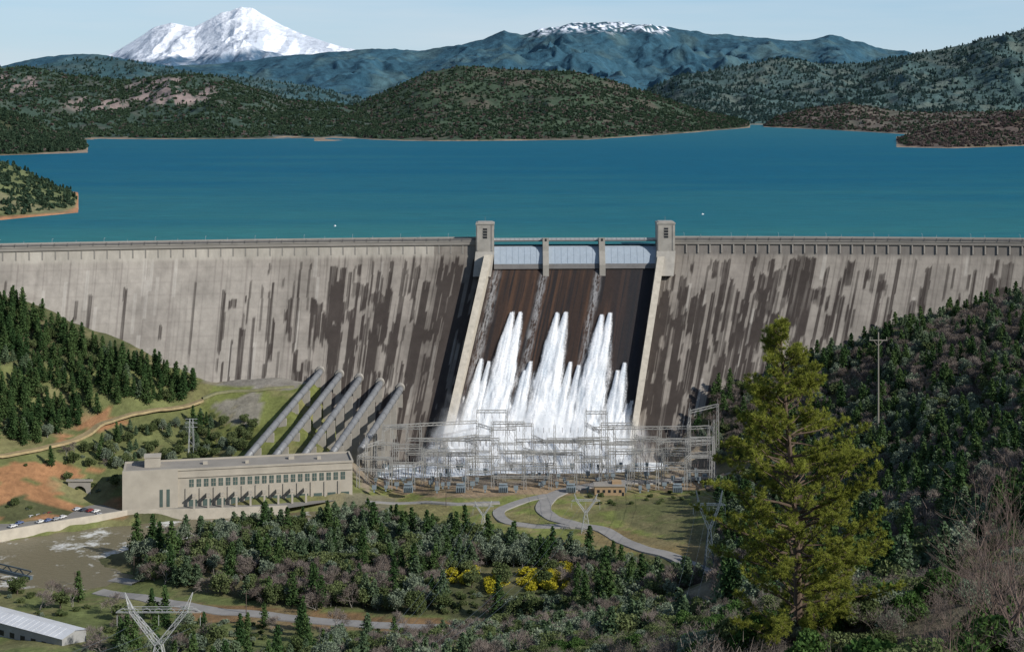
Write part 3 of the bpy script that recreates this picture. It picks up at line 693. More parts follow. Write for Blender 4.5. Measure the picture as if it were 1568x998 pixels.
def mist(name,y0,Hm,x0,x1,amp,seed,lean):
    xs=np.linspace(x0,x1,150); s=np.linspace(0,1,60); X,S=np.meshgrid(xs,s,indexing='ij')
    n1=fbm(X/15,S*Hm/11,5,seed); n2=fbm(X/6,S*Hm/5,4,seed+4)
    e=np.minimum(ss(x0,x0+26,X),ss(x1,x1-26,X))
    top=(.65+.6*fbm(X/16,X*0,3,seed+8))*(.35+.65*e)
    a=ss(top,top*.05,S+(n2-.5)*.25)*e*amp*np.clip(.75+(n1-.42)*1.6,0,1)
    Y_=y0+lean*S**1.2+(n1-.5)*5+(n2-.5)*1.0; Z_=-120+Hm*S
    br=np.clip(.8+(n2-.5)*.7,0,1)
    np_mesh(name,np.stack([X,Y_,Z_],-1).reshape(-1,3),gridfaces(len(xs),len(s),False),[mMist],np.stack([a,br,br],-1).reshape(-1,3))
mist('base_mist',879,52,-58,90,.95,700,21); mist('base_mist',871,34,-64,86,.7,720,16); mist('base_mist',858.5,20,-66,80,.28,730,10)
# ---------------------------------------------------------------- penstocks
mPipe=mat_plain('penstock_steel',(.19,.195,.20),.55,.2,var=.18,scale=.3)
tops=[(490,566),(520,571),(550,577),(582,584),(613,592)]; bots=[(376,702),(420,699),(465,697),(508,694),(552,688)]
for (a,b_) in zip(tops,bots):
    x,h=face_at(*a); T0=Vector(tuple(map(float,FP(x,h,-1)))); B=W(b_[0],b_[1],F*195/(b_[1]-HY))
    mb=MB(); T1=T0+Vector((0,-6,-.5)); M_=[T0,T1]+[T1.lerp(B,k/8) for k in range(1,9)]
    mb.tube(M_,[1.9]*len(M_),20,0)
    for k in range(12):
        c_=T1.lerp(B,(k+.3)/12); d=(B-T1).normalized(); mb.tube([c_-d*.25,c_+d*.25],[2.1,2.1],20,0)
        if k%2: continue
        zt=float(TZ(c_.x,c_.y))-1
        mb.box((c_.x-2.3,c_.y-1,min(zt,c_.z-3)),(4.6,0,0),(0,2,0),(0,0,max(.5,c_.z-1.4-min(zt,c_.z-3))),1)
    mb.tube([T0+Vector((0,1,.1)),T0+Vector((0,-2,-.2))],[2.9,2.7],16,1)
    o=mb.obj('penstock_pipe',[mPipe,mCon_m]); 
    for p in o.data.polygons:
        if len(p.vertices)==4 and p.material_index==0: p.use_smooth=True
# ---------------------------------------------------------------- powerhouse
ph=empty('powerhouse_building')
A=Vector((-200.5,781,-118)); Bp=Vector((-85,805,-118)); du=(Bp-A); Lp=du.length; du.normalize(); dv=Vector((-du.y,du.x,0)); up=Vector((0,0,1))
mPH=mat_plain('powerhouse_concrete',(.35,.318,.262),.85,var=.14,scale=.15); mWin=mat_plain('window_glass',(.07,.10,.09),.2,var=.2,scale=.3,spec=.6); mRoof=mat_plain('flat_roof',(.25,.23,.20),.9,var=.16,scale=.1)
mb=MB()
def PB(u,v,z,lu,lv,lz,mi=0): mb.box(A+du*u+dv*v+up*z,du*lu,dv*lv,up*lz,mi)
PB(0,0,-4,Lp,21,24); PB(-.5,-.5,20,Lp+1,.9,1.0); PB(-.5,20.6,20,Lp+1,.9,1.0); PB(-.5,.4,20,.9,20.2,1.0); PB(Lp-.4,.4,20,.9,20.2,1.0)
PB(.4,.4,20.02,Lp-.8,20.2,.2,2); PB(0,-.6,16.3,Lp,.6,.5)
PB(-.8,-1.6,-4,28,1.6,25.3); PB(10,9,20.2,8,8,5); PB(9.6,8.6,25.2,8.8,8.8,.5)
PB(18,-1.75,2,1.6,.2,9,1); PB(21.5,-1.75,2,1.6,.2,9,1); PB(6,-1.72,-3.8,3.4,.15,4.5,1)
for u,v,s_ in ((40,10,2.4),(62,8,1.8),(85,12,3),(100,9,2)): PB(u,v,20.2,s_,s_,1.5)
for k in range(22):
    u=33+k*3.75
    PB(u,-.12,11.2,2.3,.2,4.0,1); PB(u+1.1,-.2,11.2,.12,.2,4.0,0); PB(u,-.2,13.1,2.3,.2,.12,0)
for k in range(12):
    u=31+k*7.2; PB(u,-.5,-4,1.1,.5,14.6)
    PB(u+1.8,-.14,0,4.2,.2,4.6,1)
mb.obj('walls_roof_windows',[mPH,mWin,mRoof],ph)
mb=MB()
for k in range(9):
    u=35+k*7.2; mb.box(A+du*u-dv*5+up*1,du*1,dv*1,up*6); mb.box(A+du*(u-.5)-dv*5.2+up*7,du*2.,dv*5.2,up*.8)
mb.obj('tailrace_gantries',[mPH],ph)
def ray_z(px,py,z): Y=F*(HC-z)/(py-HY); return Vector(((px-CX)/F*Y,Y,z))
wl=[ray_z(-120,832,-116.5),ray_z(0,815,-116.5),ray_z(100,798,-116.5),ray_z(195,783,-116.5),ray_z(300,781,-116.5),ray_z(440,776,-116.5)]
mb=MB()
for p,q in zip(wl[:-1],wl[1:]):
    d=(q-p).normalized(); n_2=Vector((-d.y,d.x,0)); mb.box(p-up*9,(q-p),n_2*.9,up*10.0,0)
mb.obj('river_retaining_wall',[mat_plain('wall_concrete',(.42,.38,.31),.85,var=.18,scale=.2)])
mb=MB(); bk=[Vector((-300,770,-116.9)),Vector((-262,785,-116.9)),Vector((-225,800,-116.9)),A+up*1.1-du*2,A+du*50+up*1.1,A+du*Lp+up*1.1]
vs=[p-up*.4 for p in wl]+[Vector((p.x,p.y,-116.9)) for p in bk]; 
mb.add(vs,[(i,i+1,i+7,i+6) for i in range(5)]); mb.obj('parking_area_pavement',[mat_plain('concrete_pavement',(.20,.19,.17),.9,var=.14,scale=.15)])
e=Vector((-229,800,-117))
mb=MB(); n=10; vs=[];fs=[]
arc=[(3.6*math.cos(math.pi*k/n),4+3.6*math.sin(math.pi*k/n)) for k in range(n+1)]
inn=[(3.6,0)]+arc+[(-3.6,0)]
def op(p):
    a=math.atan2(p[1]-3,p[0]); s=max(abs(math.cos(a))/6,abs(math.sin(a))/7); return (math.cos(a)/s,max(0,3+math.sin(a)/s))
out=[(6,0)]+[op(p) for p in arc]+[(-6,0)]
for (x,z) in inn: vs.append((e.x+x,e.y,e.z+z))
for (x,z) in out: vs.append((e.x+x,e.y,e.z+z))
for (x,z) in inn: vs.append((e.x+x,e.y+8,e.z+z))
k=len(inn)
for i in range(k-1): fs+=[(i,i+1,k+i+1,k+i),(i,2*k+i,2*k+i+1,i+1)]
mb.add(vs,fs,0); mb.add([(e.x-4,e.y+7,e.z),(e.x+4,e.y+7,e.z),(e.x+4,e.y+7,e.z+8),(e.x-4,e.y+7,e.z+8)],[(0,1,2,3)],1)
mb.box((e.x-7,e.y-.6,e.z+10),(14,0,0),(0,1.4,0),(0,0,1),0)
mb.obj('tunnel_portal',[mCon_m,mDark])
# ---------------------------------------------------------------- cars
def car(p,rot,col):
    mb=MB(); pr=[(-2.2,.35),(-2.2,.85),(-1.9,1.0),(-1.35,1.45),(.5,1.5),(1.15,1.0),(2.1,.85),(2.25,.4)]
    n=len(pr); vs=[(x,-.88 if z<1.2 else -.7,z) for x,z in pr]+[(x,.88 if z<1.2 else .7,z) for x,z in pr]
    mb.add(vs,[tuple(range(n))[::-1],tuple(range(n,2*n))]+[(k,(k+1)%n,(k+1)%n+n,k+n) for k in range(n)],0)
    for s in (-1,1):
        mb.add([(-1.5,s*.86,1.03),(.85,s*.86,1.03),(.4,s*.74,1.42),(-1.15,s*.74,1.42)],[(0,1,2,3)],1)
        for wx in (-1.35,1.4): mb.tube([(wx,s*.93,.34),(wx,s*.7,.34)],[.34,.34],10,2)
    mb.add([(.62,-.66,1.47),(.62,.66,1.47),(1.18,.8,1.03),(1.18,-.8,1.03)],[(0,1,2,3)],1)
    mb.add([(-1.43,-.66,1.45),(-1.43,.66,1.45),(-1.95,.8,1.02),(-1.95,-.8,1.02)],[(0,1,2,3)],1)
    o=mb.obj('parked_car',[mat_plain('car_paint',col,.3,var=.02,spec=.6),mDark,mat_plain('tyre',(.02,.02,.02),.8)])
    o.location=p; o.rotation_euler=(0,0,rot); return o
cols=[(.6,.6,.6),(.5,.52,.55),(.05,.06,.08),(.22,.03,.03),(.65,.65,.63),(.1,.14,.26),(.3,.31,.32)]
for k,(px,py) in enumerate([(48,792),(58,790),(68,788),(76,787),(62,799),(74,797),(86,795),(96,792),(118,780),(128,781),(138,782),(147,783),(30,801),(150,788),(20,806)]):
    p=ray_z(px,py,-116.8); car(p,1.1+R.uniform(-.1,.1),cols[k%7])
# ---------------------------------------------------------------- switchyard
mb=MB(); TT=.25
def lcol(p,H,w=1.6,t=TT,mi=0):
    for sx_ in (-1,1):
        for sy in (-1,1): mb.beam((p[0]+sx_*w/2,p[1]+sy*w/2,p[2]),(p[0]+sx_*w/2*.55,p[1]+sy*w/2*.55,p[2]+H),t,mi)
    n=int(H/2.6)
    for i in range(n):
        z0=p[2]+H*i/n; z1=p[2]+H*(i+1)/n; a=w/2*(1-.45*i/n); s=1 if i%2 else -1
        mb.beam((p[0]-a*s,p[1]-a,z0),(p[0]+a*s,p[1]-a,z1),t*.6,mi); mb.beam((p[0]-a,p[1]+a*s,z0),(p[0]-a,p[1]-a*s,z1),t*.6,mi)
def lbeam(p,q,d=1.4,t=.21,mi=0):
    p=Vector(p);q=Vector(q); L_=(q-p).length; n=max(2,int(L_/2.4)); s=(q-p).normalized().cross(up)*.6
    for o in (s,-s):
        mb.beam(p+o,q+o,t,mi); mb.beam(p+o-up*d,q+o-up*d,t,mi)
    for i in range(n):
        a=p.lerp(q,i/n); c_=p.lerp(q,(i+1)/n); u1=(-up*d if i%2 else Vector((0,0,0))); u2=(Vector((0,0,0)) if i%2 else -up*d)
        mb.beam(a+s+u1,c_+s+u2,t*.7,mi)
zb=-115.5
rows=[(-82,108,816,17,14),(-80,110,824,27,14),(-76,112,834,22,14),(-72,112,843,30,13),(-66,113,853,26,14),(-20,116,864,33,10)]
cols_=[]
for ri,(xa,xb,y,H,n) in enumerate(rows):
    pts=[]
    for i in range(n):
        x=xa+(xb-xa)*i/(n-1)+R.uniform(-2,2); z=max(zb,float(TZ(x,y))-.3) if abs(float(TZ(x,y))-zb)<6 else zb
        hh=H*(1 if (i//2)%2==0 else .74)+R.uniform(-1,1)
        lcol((x,y,z),hh); pts.append((x,y,z,hh)); mb.beam((x,y,z+hh),(x,y,z+hh+3.2),.14)
    for a,c_ in zip(pts[:-1],pts[1:]):
        h_=min(a[3],c_[3])
        if R.random()<.85: lbeam((a[0],a[1],a[2]+h_),(c_[0],c_[1],c_[2]+h_))
        if R.random()<.5: lbeam((a[0],a[1],a[2]+h_*.62),(c_[0],c_[1],c_[2]+h_*.62),1.0)
        for k in range(3):
            x=a[0]+(c_[0]-a[0])*(k+1)/4; mb.beam((x,a[1],a[2]+h_-1.5),(x,a[1],a[2]+h_-4.5),.22,1)
    cols_.append(pts)
for r0,r1 in zip(cols_[:-1],cols_[1:]):
    for a in r0[::2]:
        c_=min(r1,key=lambda q:abs(q[0]-a[0])); h_=min(a[3],c_[3]); lbeam((a[0],a[1],a[2]+h_),(c_[0],c_[1],c_[2]+h_))
    for a in r0[1::2]:
        c_=min(r1,key=lambda q:abs(q[0]-a[0]))
        for k in (-2,0,2): mb.beam((a[0]+k,a[1],a[2]+a[3]*.7),(c_[0]+k,c_[1],c_[2]+c_[3]*.7),.08,1)
mIns=mat_plain('porcelain_insulators',(.14,.115,.105),.4)
mSw=mat_plain('aluminium_lattice',(.31,.305,.285),.55,.1,var=.22,scale=.1)
mEq=mat_plain('grey_transformer_paint',(.19,.23,.25),.5,var=.08)
for i in range(90):
    x=R.uniform(-78,108); y=R.choice((811,820,829,839,848,859))+R.uniform(-2,2)
    mb.cbox((x,y,zb),.8,.8,1.6,2); mb.cbox((x,y,zb+1.6),R.uniform(1.4,2.6),1.6,R.uniform(1.4,2.4),2)
    for k in (-.7,0,.7): mb.beam((x+k,y,zb+3.3),(x+k*1.6,y,zb+6.2),.2,1)
for i in range(6):
    x=-60+i*30+R.uniform(-5,5); mb.cbox((x,811,zb),5,3.2,3.2,2); mb.tube([(x-2.2,811,zb+4.2),(x+2.2,811,zb+4.2)],[.55,.55],8,2)
    for k in range(5): mb.cbox((x-2.2+k*1.1,808.8,zb+.6),.3,1.0,2.4,2)
sy_o=mb.obj('electrical_switchyard',[mSw,mIns,mEq])
bd=empty('control_building'); mb=MB(); p=Vector((52,808,-116))
mb.cbox(p,16,8,5.2,0); mb.cbox(p+up*5.2,16.8,8.8,.5,1); mb.cbox(p+Vector((4,1,5.7)),5,4,1.4,0)
for k in range(5): mb.cbox(p+Vector((-6.0+k*2.9,-4.02,2)),1.4,.12,1.5,2)
mb.cbox(p+Vector((7.1,-4.03,0)),1.1,.12,2.2,2)
mb.obj('walls_roof_windows',[mat_plain('tan_brick',(.33,.23,.135),.85,var=.12,scale=.6),mRoof,mDark],bd)
# ---------------------------------------------------------------- roads
def ribbon(name,pts,w,mat,dz=.35,Y0=540):
    P=[G(a,b_,Y0) for a,b_ in pts]
    Q=[]
    for i in range(len(P)-1):
        p0=P[max(i-1,0)];p1=P[i];p2=P[i+1];p3=P[min(i+2,len(P)-1)]
        n=max(3,int((p2-p1).length/3))
        for k in range(n):
            t=k/n; Q.append(.5*((2*p1)+(-p0+p2)*t+(2*p0-5*p1+4*p2-p3)*t*t+(-p0+3*p1-3*p2+p3)*t**3))
    Q.append(P[-1]); V=[];Fc=[]
    for i,q in enumerate(Q):
        d=(Q[min(i+1,len(Q)-1)]-Q[max(i-1,0)]); d.z=0; d.normalize(); nn_=Vector((-d.y,d.x,0))
        z=max(float(TZ(q.x+nn_.x*s*w/2,q.y+nn_.y*s*w/2)) for s in (-1,0,1))+dz
        for s in (-1,1): V.append((q.x+nn_.x*s*w/2,q.y+nn_.y*s*w/2,z))
        for s in (-1,1): V.append((q.x+nn_.x*s*(w/2+.3),q.y+nn_.y*s*(w/2+.3),z-1.2))
        if i:
            o=4*i; Fc+=[(o-4,o-3,o+1,o),(o-2,o-4,o,o+2),(o-3,o-1,o+3,o+1)]
    return np_mesh(name,np.array(V),np.array(Fc),[mat],smooth=False)
mR=mat_plain('worn_asphalt',(.24,.23,.215),.9,var=.16,scale=.2); mDirt=mat_plain('dirt_track',(.29,.225,.12),.95,var=.3,scale=.3); mDirt2=mat_plain('faint_dirt_track',(.17,.165,.09),.95,var=.25,scale=.3)
ribbon('access_road',[(1130,728),(1060,733),(980,738),(900,744),(855,755),(832,775),(845,792),(880,803),(925,812),(980,838),(1040,858),(1100,878)],8,mR)
ribbon('yard_road',[(885,805),(820,806),(780,800),(765,790),(768,780),(800,768),(840,758)],6,mR)
ribbon('yard_path',[(560,768),(640,770),(700,772),(765,770)],3.5,mR)
ribbon('lower_road',[(150,905),(250,922),(330,936),(430,946),(540,955),(610,960),(692,964)],7,mR)
ribbon('dirt_track',[(-60,712),(0,700),(60,690),(110,675),(150,655),(200,640),(260,630),(310,618)],4.6,mDirt)
ribbon('dirt_track',[(310,612),(350,600),(400,598),(450,592)],2.2,mDirt2)
ribbon('river_road',[(-60,885),(0,878),(60,882),(150,885),(210,892)],6,mR)
# ---------------------------------------------------------------- transmission towers
mPy=mat_plain('pylon_steel',(.44,.45,.44),.5,.2,var=.04); mPyd=mat_plain('weathered_pylon_steel',(.10,.13,.15),.6,.2,var=.04)
def pylonV(base,H,Wd,t,mat,name='transmission_tower'):
    mb=MB(); x,y,z=base; wz=z+H*.52; bar=z+H*.82; hw=Wd/2
    fb=Wd*.16; ww=Wd*.04
    def leg(p,q,a0,a1,n):
        c=[]
        for sx_ in (-1,1):
            for sy in (-1,1):
                P=Vector(p)+Vector((sx_*a0,sy*a0,0)); Q=Vector(q)+Vector((sx_*a1,sy*a1,0)); mb.beam(P,Q,t); c.append((P,Q))
        for i in range(n):
            f0=i/n;f1=(i+1)/n
            for (i1,i2) in ((0,2),(1,3),(0,1),(2,3)):
                mb.beam(c[i1][0].lerp(c[i1][1],f0),c[i2][0].lerp(c[i2][1],f1),t*.5); mb.beam(c[i2][0].lerp(c[i2][1],f0),c[i1][0].lerp(c[i1][1],f1),t*.5)
    leg((x,y,z),(x,y,wz),fb,ww,5)
    for s in (-1,1):
        leg((x,y,wz),(x+s*hw*.62,y,bar),ww,ww*.7,4)
        leg((x+s*hw*.62,y,bar),(x+s*hw*.8,y,z+H),ww*.7,.05,2)
        mb.beam((x+s*hw*.98,y,bar-1),(x+s*hw*.98,y,bar-4.2),t*.8)
        mb.beam((x+s*hw,y,bar),(x+s*hw*.8,y,bar+Wd*.05),t*.7)
    mb.beam((x,y,bar-1),(x,y,bar-4.2),t*.8)
    for o in (-ww,ww):
        mb.beam((x-hw,y+o*.5,bar),(x+hw,y+o*.5,bar),t*.8); mb.beam((x-hw*.8,y+o,bar+Wd*.05),(x+hw*.8,y+o,bar+Wd*.05),t*.8)
    n=14
    for i in range(n):
        xa=x-hw+Wd*i/n; xb=x-hw+Wd*(i+1)/n; h=Wd*.05; mb.beam((xa,y,bar+(h if i%2 else 0)),(xb,y,bar+(0 if i%2 else h)),t*.5)
    return mb.obj(name,[mat])
def setpyl(px,ptop,Y,Wpx,mat,t):
    X=(px-CX)/F*Y; zt=HC-(ptop-HY)/F*Y; zg=float(TZ(X,Y))-.5; return pylonV((X,Y,zg),zt-zg,Wpx/F*Y,t,mat)
setpyl(243,906,470,130,mPy,.18); p1=G(895,815); setpyl(897,755,p1.y,44,mPy,.17); p2=G(740,812); setpyl(740,766,p2.y,32,mPy,.15)
p3=G(1088,872); setpyl(1086,750,p3.y,50,mPyd,.26)
mb=MB(); p=G(293,694); H=54/F*p.y; lcol((p.x,p.y,p.z-.3),H,3.0,.2)
for f in (.75,.87,.98): mb.beam((p.x-3.4,p.y,p.z+H*f),(p.x+3.4,p.y,p.z+H*f),.2)
mb.obj('lattice_mast',[mPy])
mb=MB(); Y=760; X=(1345-CX)/F*Y; zt=HC-(508-HY)/F*Y; zg=float(TZ(X,Y))
mb.tube([(X,Y,zg-1),(X,Y,zt)],[.45,.32],8); mb.beam((X-4.5,Y,zt-4),(X+4.5,Y,zt-4),.36)
for s in (-1,0,1): mb.beam((X+s*4.2,Y,zt-4),(X+s*4.2,Y,zt-2.4),.3)
mb.beam((X-2.5,Y,zt-4),(X,Y,zt-7),.25); mb.beam((X+2.5,Y,zt-4),(X,Y,zt-7),.25)
mb.obj('utility_pole',[mat_plain('weathered_wood',(.26,.24,.20),.9)])
for (px,pt,pb) in ((115,875,898),(377,905,940),(683,748,775),(205,850,880)):
    p=G(px,pb,540); H=(pb-pt)/F*p.y; mb=MB(); mb.tube([p-up,p+up*H],[.22,.16],6); mb.beam(p+up*(H-.8)-Vector((1.3,0,0)),p+up*(H-.8)+Vector((1.3,0,0)),.16); mb.obj('utility_pole',[mWood])
mb=MB()
def wire(p,q,sag,t=.10):
    p=Vector(p);q=Vector(q); pr=p
    for k in range(1,17):
        f=k/16; c_=p.lerp(q,f)-up*sag*4*f*(1-f); mb.beam(pr,c_,t); pr=c_
tp1=W(740,772,p2.y); tp2=W(897,762,p1.y); tp3=W(1086,762,p3.y); big_=W(243,960,470)
for o in (-5,0,5):
    v=Vector((o,0,0)); wire((-40+o,816,-98),tp1+v*.7,3,.07); wire((30+o,816,-98),tp2+v,3,.07); wire((85+o,816,-98),tp3+v,5,.07)
    wire(tp1+v*.7,W(560+o*3,1010,470),7,.05); wire(tp2+v,W(640+o*3,1010,430),7,.05); wire(tp3+v,W(1000+o*3,1060,300),6,.04)
    wire(big_+v*2,W(-60,1010,420)+v,5,.06)
mb.obj('power_lines',[mPyd])
# ---------------------------------------------------------------- warehouse
sh=empty('warehouse_building'); mb=MB()
L1=ray_z(-60,912,-109); L2=ray_z(132,962,-109); d=(L2-L1); Ls=d.length; d.normalize(); n2=Vector((d.y,-d.x,0))
if n2.y>0: n2=-n2
o=L1
prof=[(0,-8),(0,0),(6,1.2),(12,0),(12,-8)]
vs=[]
for s in (0,Ls):
    for a,z in prof: vs.append(o+d*s+n2*a+up*z)
mb.add(vs,[(0,1,2,3,4)[::-1],(5,6,7,8,9),(0,1,6,5),(3,4,9,8)],0)
vs=[]
for s in (-.6,Ls+.6):
    for a,z in ((-.6,-.1),(6,1.35),(12.6,-.1)): vs.append(o+d*s+n2*a+up*z)
mb.add(vs,[(0,1,4,3),(1,2,5,4)],1)
for k in range(int(Ls/6)): mb.box(o+d*(2+k*6)+n2*12.02+up*-5,d*2.5,n2*.1,up*2,2)
for k in range(int(Ls/3)): mb.beam(o+d*(k*3)+n2*6+up*1.38,o+d*(k*3)+n2*12.5+up*.0,.08,1)
mb.obj('walls_roof_windows',[mat_plain('grey_cladding',(.28,.28,.27),.7),mat_plain('white_metal_roof',(.55,.56,.57),.45,var=.14,scale=.2),mDark],sh)
q0=ray_z(-60,858,-117); q1=ray_z(48,884,-117); mb=MB(); mb.beam(q0,q1,1.4)
for k in range(12):
    a=q0.lerp(q1,k/12); c_=q0.lerp(q1,(k+1)/12); mb.beam(a+up*(0 if k%2 else 3),c_+up*(3 if k%2 else 0),.35)
mb.beam(q0+up*3,q1+up*3,.5); mb.obj('truss_bridge',[mPyd])
for px,py in ((513,346),(1076,328)):
    p=ray_z(px,py,0); mb=MB(); vs=[(-3,-1,0),(-3,1,0),(1.5,1.1,0),(3.6,0,.2),(1.5,-1.1,0),(-3,-1.2,1.2),(-3,1.2,1.2),(1.5,1.4,1.3),(4.3,0,1.6),(1.5,-1.4,1.3)]
    mb.add(vs,[(0,1,2,3,4),(5,6,7,8,9)]+[(k,(k+1)%5,(k+1)%5+5,k+5) for k in range(5)]); mb.cbox((-.3,0,1.3),2.2,1.6,1.5); mb.cbox((-.3,0,2.8),2.6,1.9,.2)
    o=mb.obj('motor_boat',[mat_plain('white_hull',(.7,.7,.7),.4)]); o.location=p; o.rotation_euler=(0,0,R.uniform(0,3)); o.scale=(.35,.35,.35)
# ---------------------------------------------------------------- forests
st=4.9
X,Y=np.meshgrid(np.arange(-330,345,st),np.arange(215,955,st)); X=X.ravel()+NR.uniform(-st/2,st/2,X.size); Y=Y.ravel()+NR.uniform(-st/2,st/2,Y.size)
Z=TZ(X,Y); px,py=proj(X,Y,Z)
ok=(Y<Yd(X)-bf(CZ-Z)-4)&(px>-60)&(px<1640)&(py<1120)
ok&=~((Y>770)&(Y<830)&(X>-206)&(X<-78)); ok&=~((Y>772)&(Y<800)&(X<-200)&(X>-300)); ok&=Z>-120
MIX=[0,1,2,3,4,5,6,7,8,9,10,11,12,13]
zones=[
 ([(-80,420),(200,555),(318,598),(290,622),(200,632),(120,655),(60,680),(-80,700)],.95,[0,1,2,3,4,6,7],[.2,.2,.2,.2,.08,.06,.06],.65,1.1,700),
 ([(-80,712),(150,665),(300,635),(400,650),(372,700),(250,712),(190,722),(120,712),(-80,735)],.8,[0,1,6,7,8,15,16,17,9],[.04,.04,.17,.17,.17,.12,.1,.1,.09],.5,.85,700),
 ([(-80,735),(180,730),(180,770),(-80,790)],.65,[15,16,17,6,7],[.25,.2,.25,.15,.15],.5,.9,700),
 ([(168,872),(210,845),(260,820),(330,800),(420,792),(452,760),(495,745),(520,790),(600,800),(680,822),(800,842),(900,858),(980,872),(1090,905),(1090,950),(960,950),(700,945),(560,935),(430,930),(300,900),(180,892)],.95,MIX,[.03,.03,.03,.03,.06,.06,.16,.15,.15,.11,.10,.03,.03,.03],.7,1.25,560),
 ([(415,790),(430,745),(500,742),(500,800)],.8,[0,1,2,3],[.25]*4,1.0,1.4,560),
 ([(530,775),(700,800),(820,825),(820,845),(600,810)],.5,[15,16,17],[.4,.3,.3],.7,1.2,560),
 ([(680,880),(870,870),(880,908),(685,918)],.62,[14,6,9],[.78,.12,.10],.75,1.2,560),
 ([(680,908),(880,905),(880,940),(680,940)],.6,[15,16,17],[.4,.2,.4],.6,1.0,560),
 ([(-80,890),(170,895),(330,935),(190,960),(-80,925)],.18,[15,16,17,6,0,12],[.3,.2,.2,.1,.1,.1],.6,1.1,540),
 ([(330,940),(700,966),(700,1000),(500,1050),(100,1050),(150,960)],.38,[15,16,17,6,0,12,9,1],[.2,.2,.2,.1,.08,.08,.08,.06],.6,1.1,400),
 ([(640,975),(1000,930),(1120,940),(1150,1130),(400,1130),(520,1000)],.88,[6,7,8,9,10,11,12,13,15,16,17,4],[.14,.12,.12,.07,.07,.07,.07,.07,.09,.08,.05,.05],.55,.9,330),
 ([(1020,640),(1120,560),(1250,500),(1640,380),(1640,1130),(1130,1130),(1100,880),(1100,740),(1090,690)],.82,MIX,[.05,.05,.04,.04,.07,.07,.06,.05,.05,.14,.14,.09,.08,.07],.6,1.15,330),
 ([(1420,440),(1640,380),(1640,560),(1430,570)],.85,[11,12,13,1,4],[.28,.25,.25,.10,.12],.7,1.1,500),
 ([(860,760),(1090,750),(1090,765),(940,775)],.15,[15,17],[.5,.5],.6,.9,560),
 ([(-80,800),(215,800),(200,815),(-80,850)],.12,[15,17],[.5,.5],.5,.8,560),
]
idx=-np.ones(X.shape,int); scl=np.ones(X.shape)
for poly,dn,il,w,s0,s1,ym in zones:
    inz=ok&inpoly(px,py,poly)&(Y>ym)
    if 14 in il or il==[15,16,17] and ym==560: idx[inz]=-1
    m=inz&(NR.random(X.size)<dn*(.55+.9*ss(.3,.5,fbm(X/16,Y/16,2,66))))
    idx[m]=NR.choice(il,m.sum(),p=np.array(w)/sum(w)); scl[m]=s0+(s1-s0)*NR.random(m.sum())**.8
pk=fbm(X/30,Y/30,3,88); rt=px>1060
sw=(idx>=4)&(idx<=13)&(pk>np.where(rt,.54,.60))&(NR.random(X.size)<.6)&((py>640)|rt); idx[sw]=NR.choice([11,12,13],sw.sum())
sw=(idx>=4)&(idx<=13)&(pk<.45)&(NR.random(X.size)<.6)&((py>640)|rt); idx[sw]=NR.choice([9,10,4,5],sw.sum())
def roadclear(name,w):
    for o in bpy.data.objects:
        if o.name.startswith(name):
            v=np.array([tuple(q.co) for q in o.data.vertices])[::8]
            for a in v: idx[(np.hypot(X-a[0],Y-a[1])<w)]=-1
for nm_,w_ in (('access_road',15),('yard_road',8),('lower_road',9),('dirt_track',7),('yard_path',5),('river_road',6)): roadclear(nm_,w_)
m=idx>=0
scatter('valley_forest',np.stack([X,Y,Z-.4],1)[m],idx[m],scl[m],cF)
st=3.0; X,Y=np.meshgrid(np.arange(-70,130,st),np.arange(70,340,st)); X=X.ravel()+NR.uniform(-1.5,1.5,X.size); Y=Y.ravel()+NR.uniform(-1.5,1.5,Y.size)
Z=TZ(X,Y); px,py=proj(X,Y,Z); ks=.5+.6*NR.random(X.size)
lim=np.interp(px,[600,1050,1200,1400,1640],[985,925,895,850,780]); top=py-F*4.0*ks/Y
m=(px>600)&(px<1680)&(top>lim)&(top<1010)&(py<1350)&(NR.random(X.size)<.75)
X,Y,Z,px,ks=X[m],Y[m],Z[m],px[m],ks[m]; k=len(X)
ii=np.where(px>1080,NR.choice([3,4,5,6,7,1,2,0],k,p=[.10,.10,.10,.10,.17,.15,.13,.15]),NR.choice([0,1,2,3,5,7],k,p=[.28,.24,.16,.12,.1,.1]))
scatter('hillside_brush',np.stack([X,Y,Z-.3],1),ii,ks,cN)
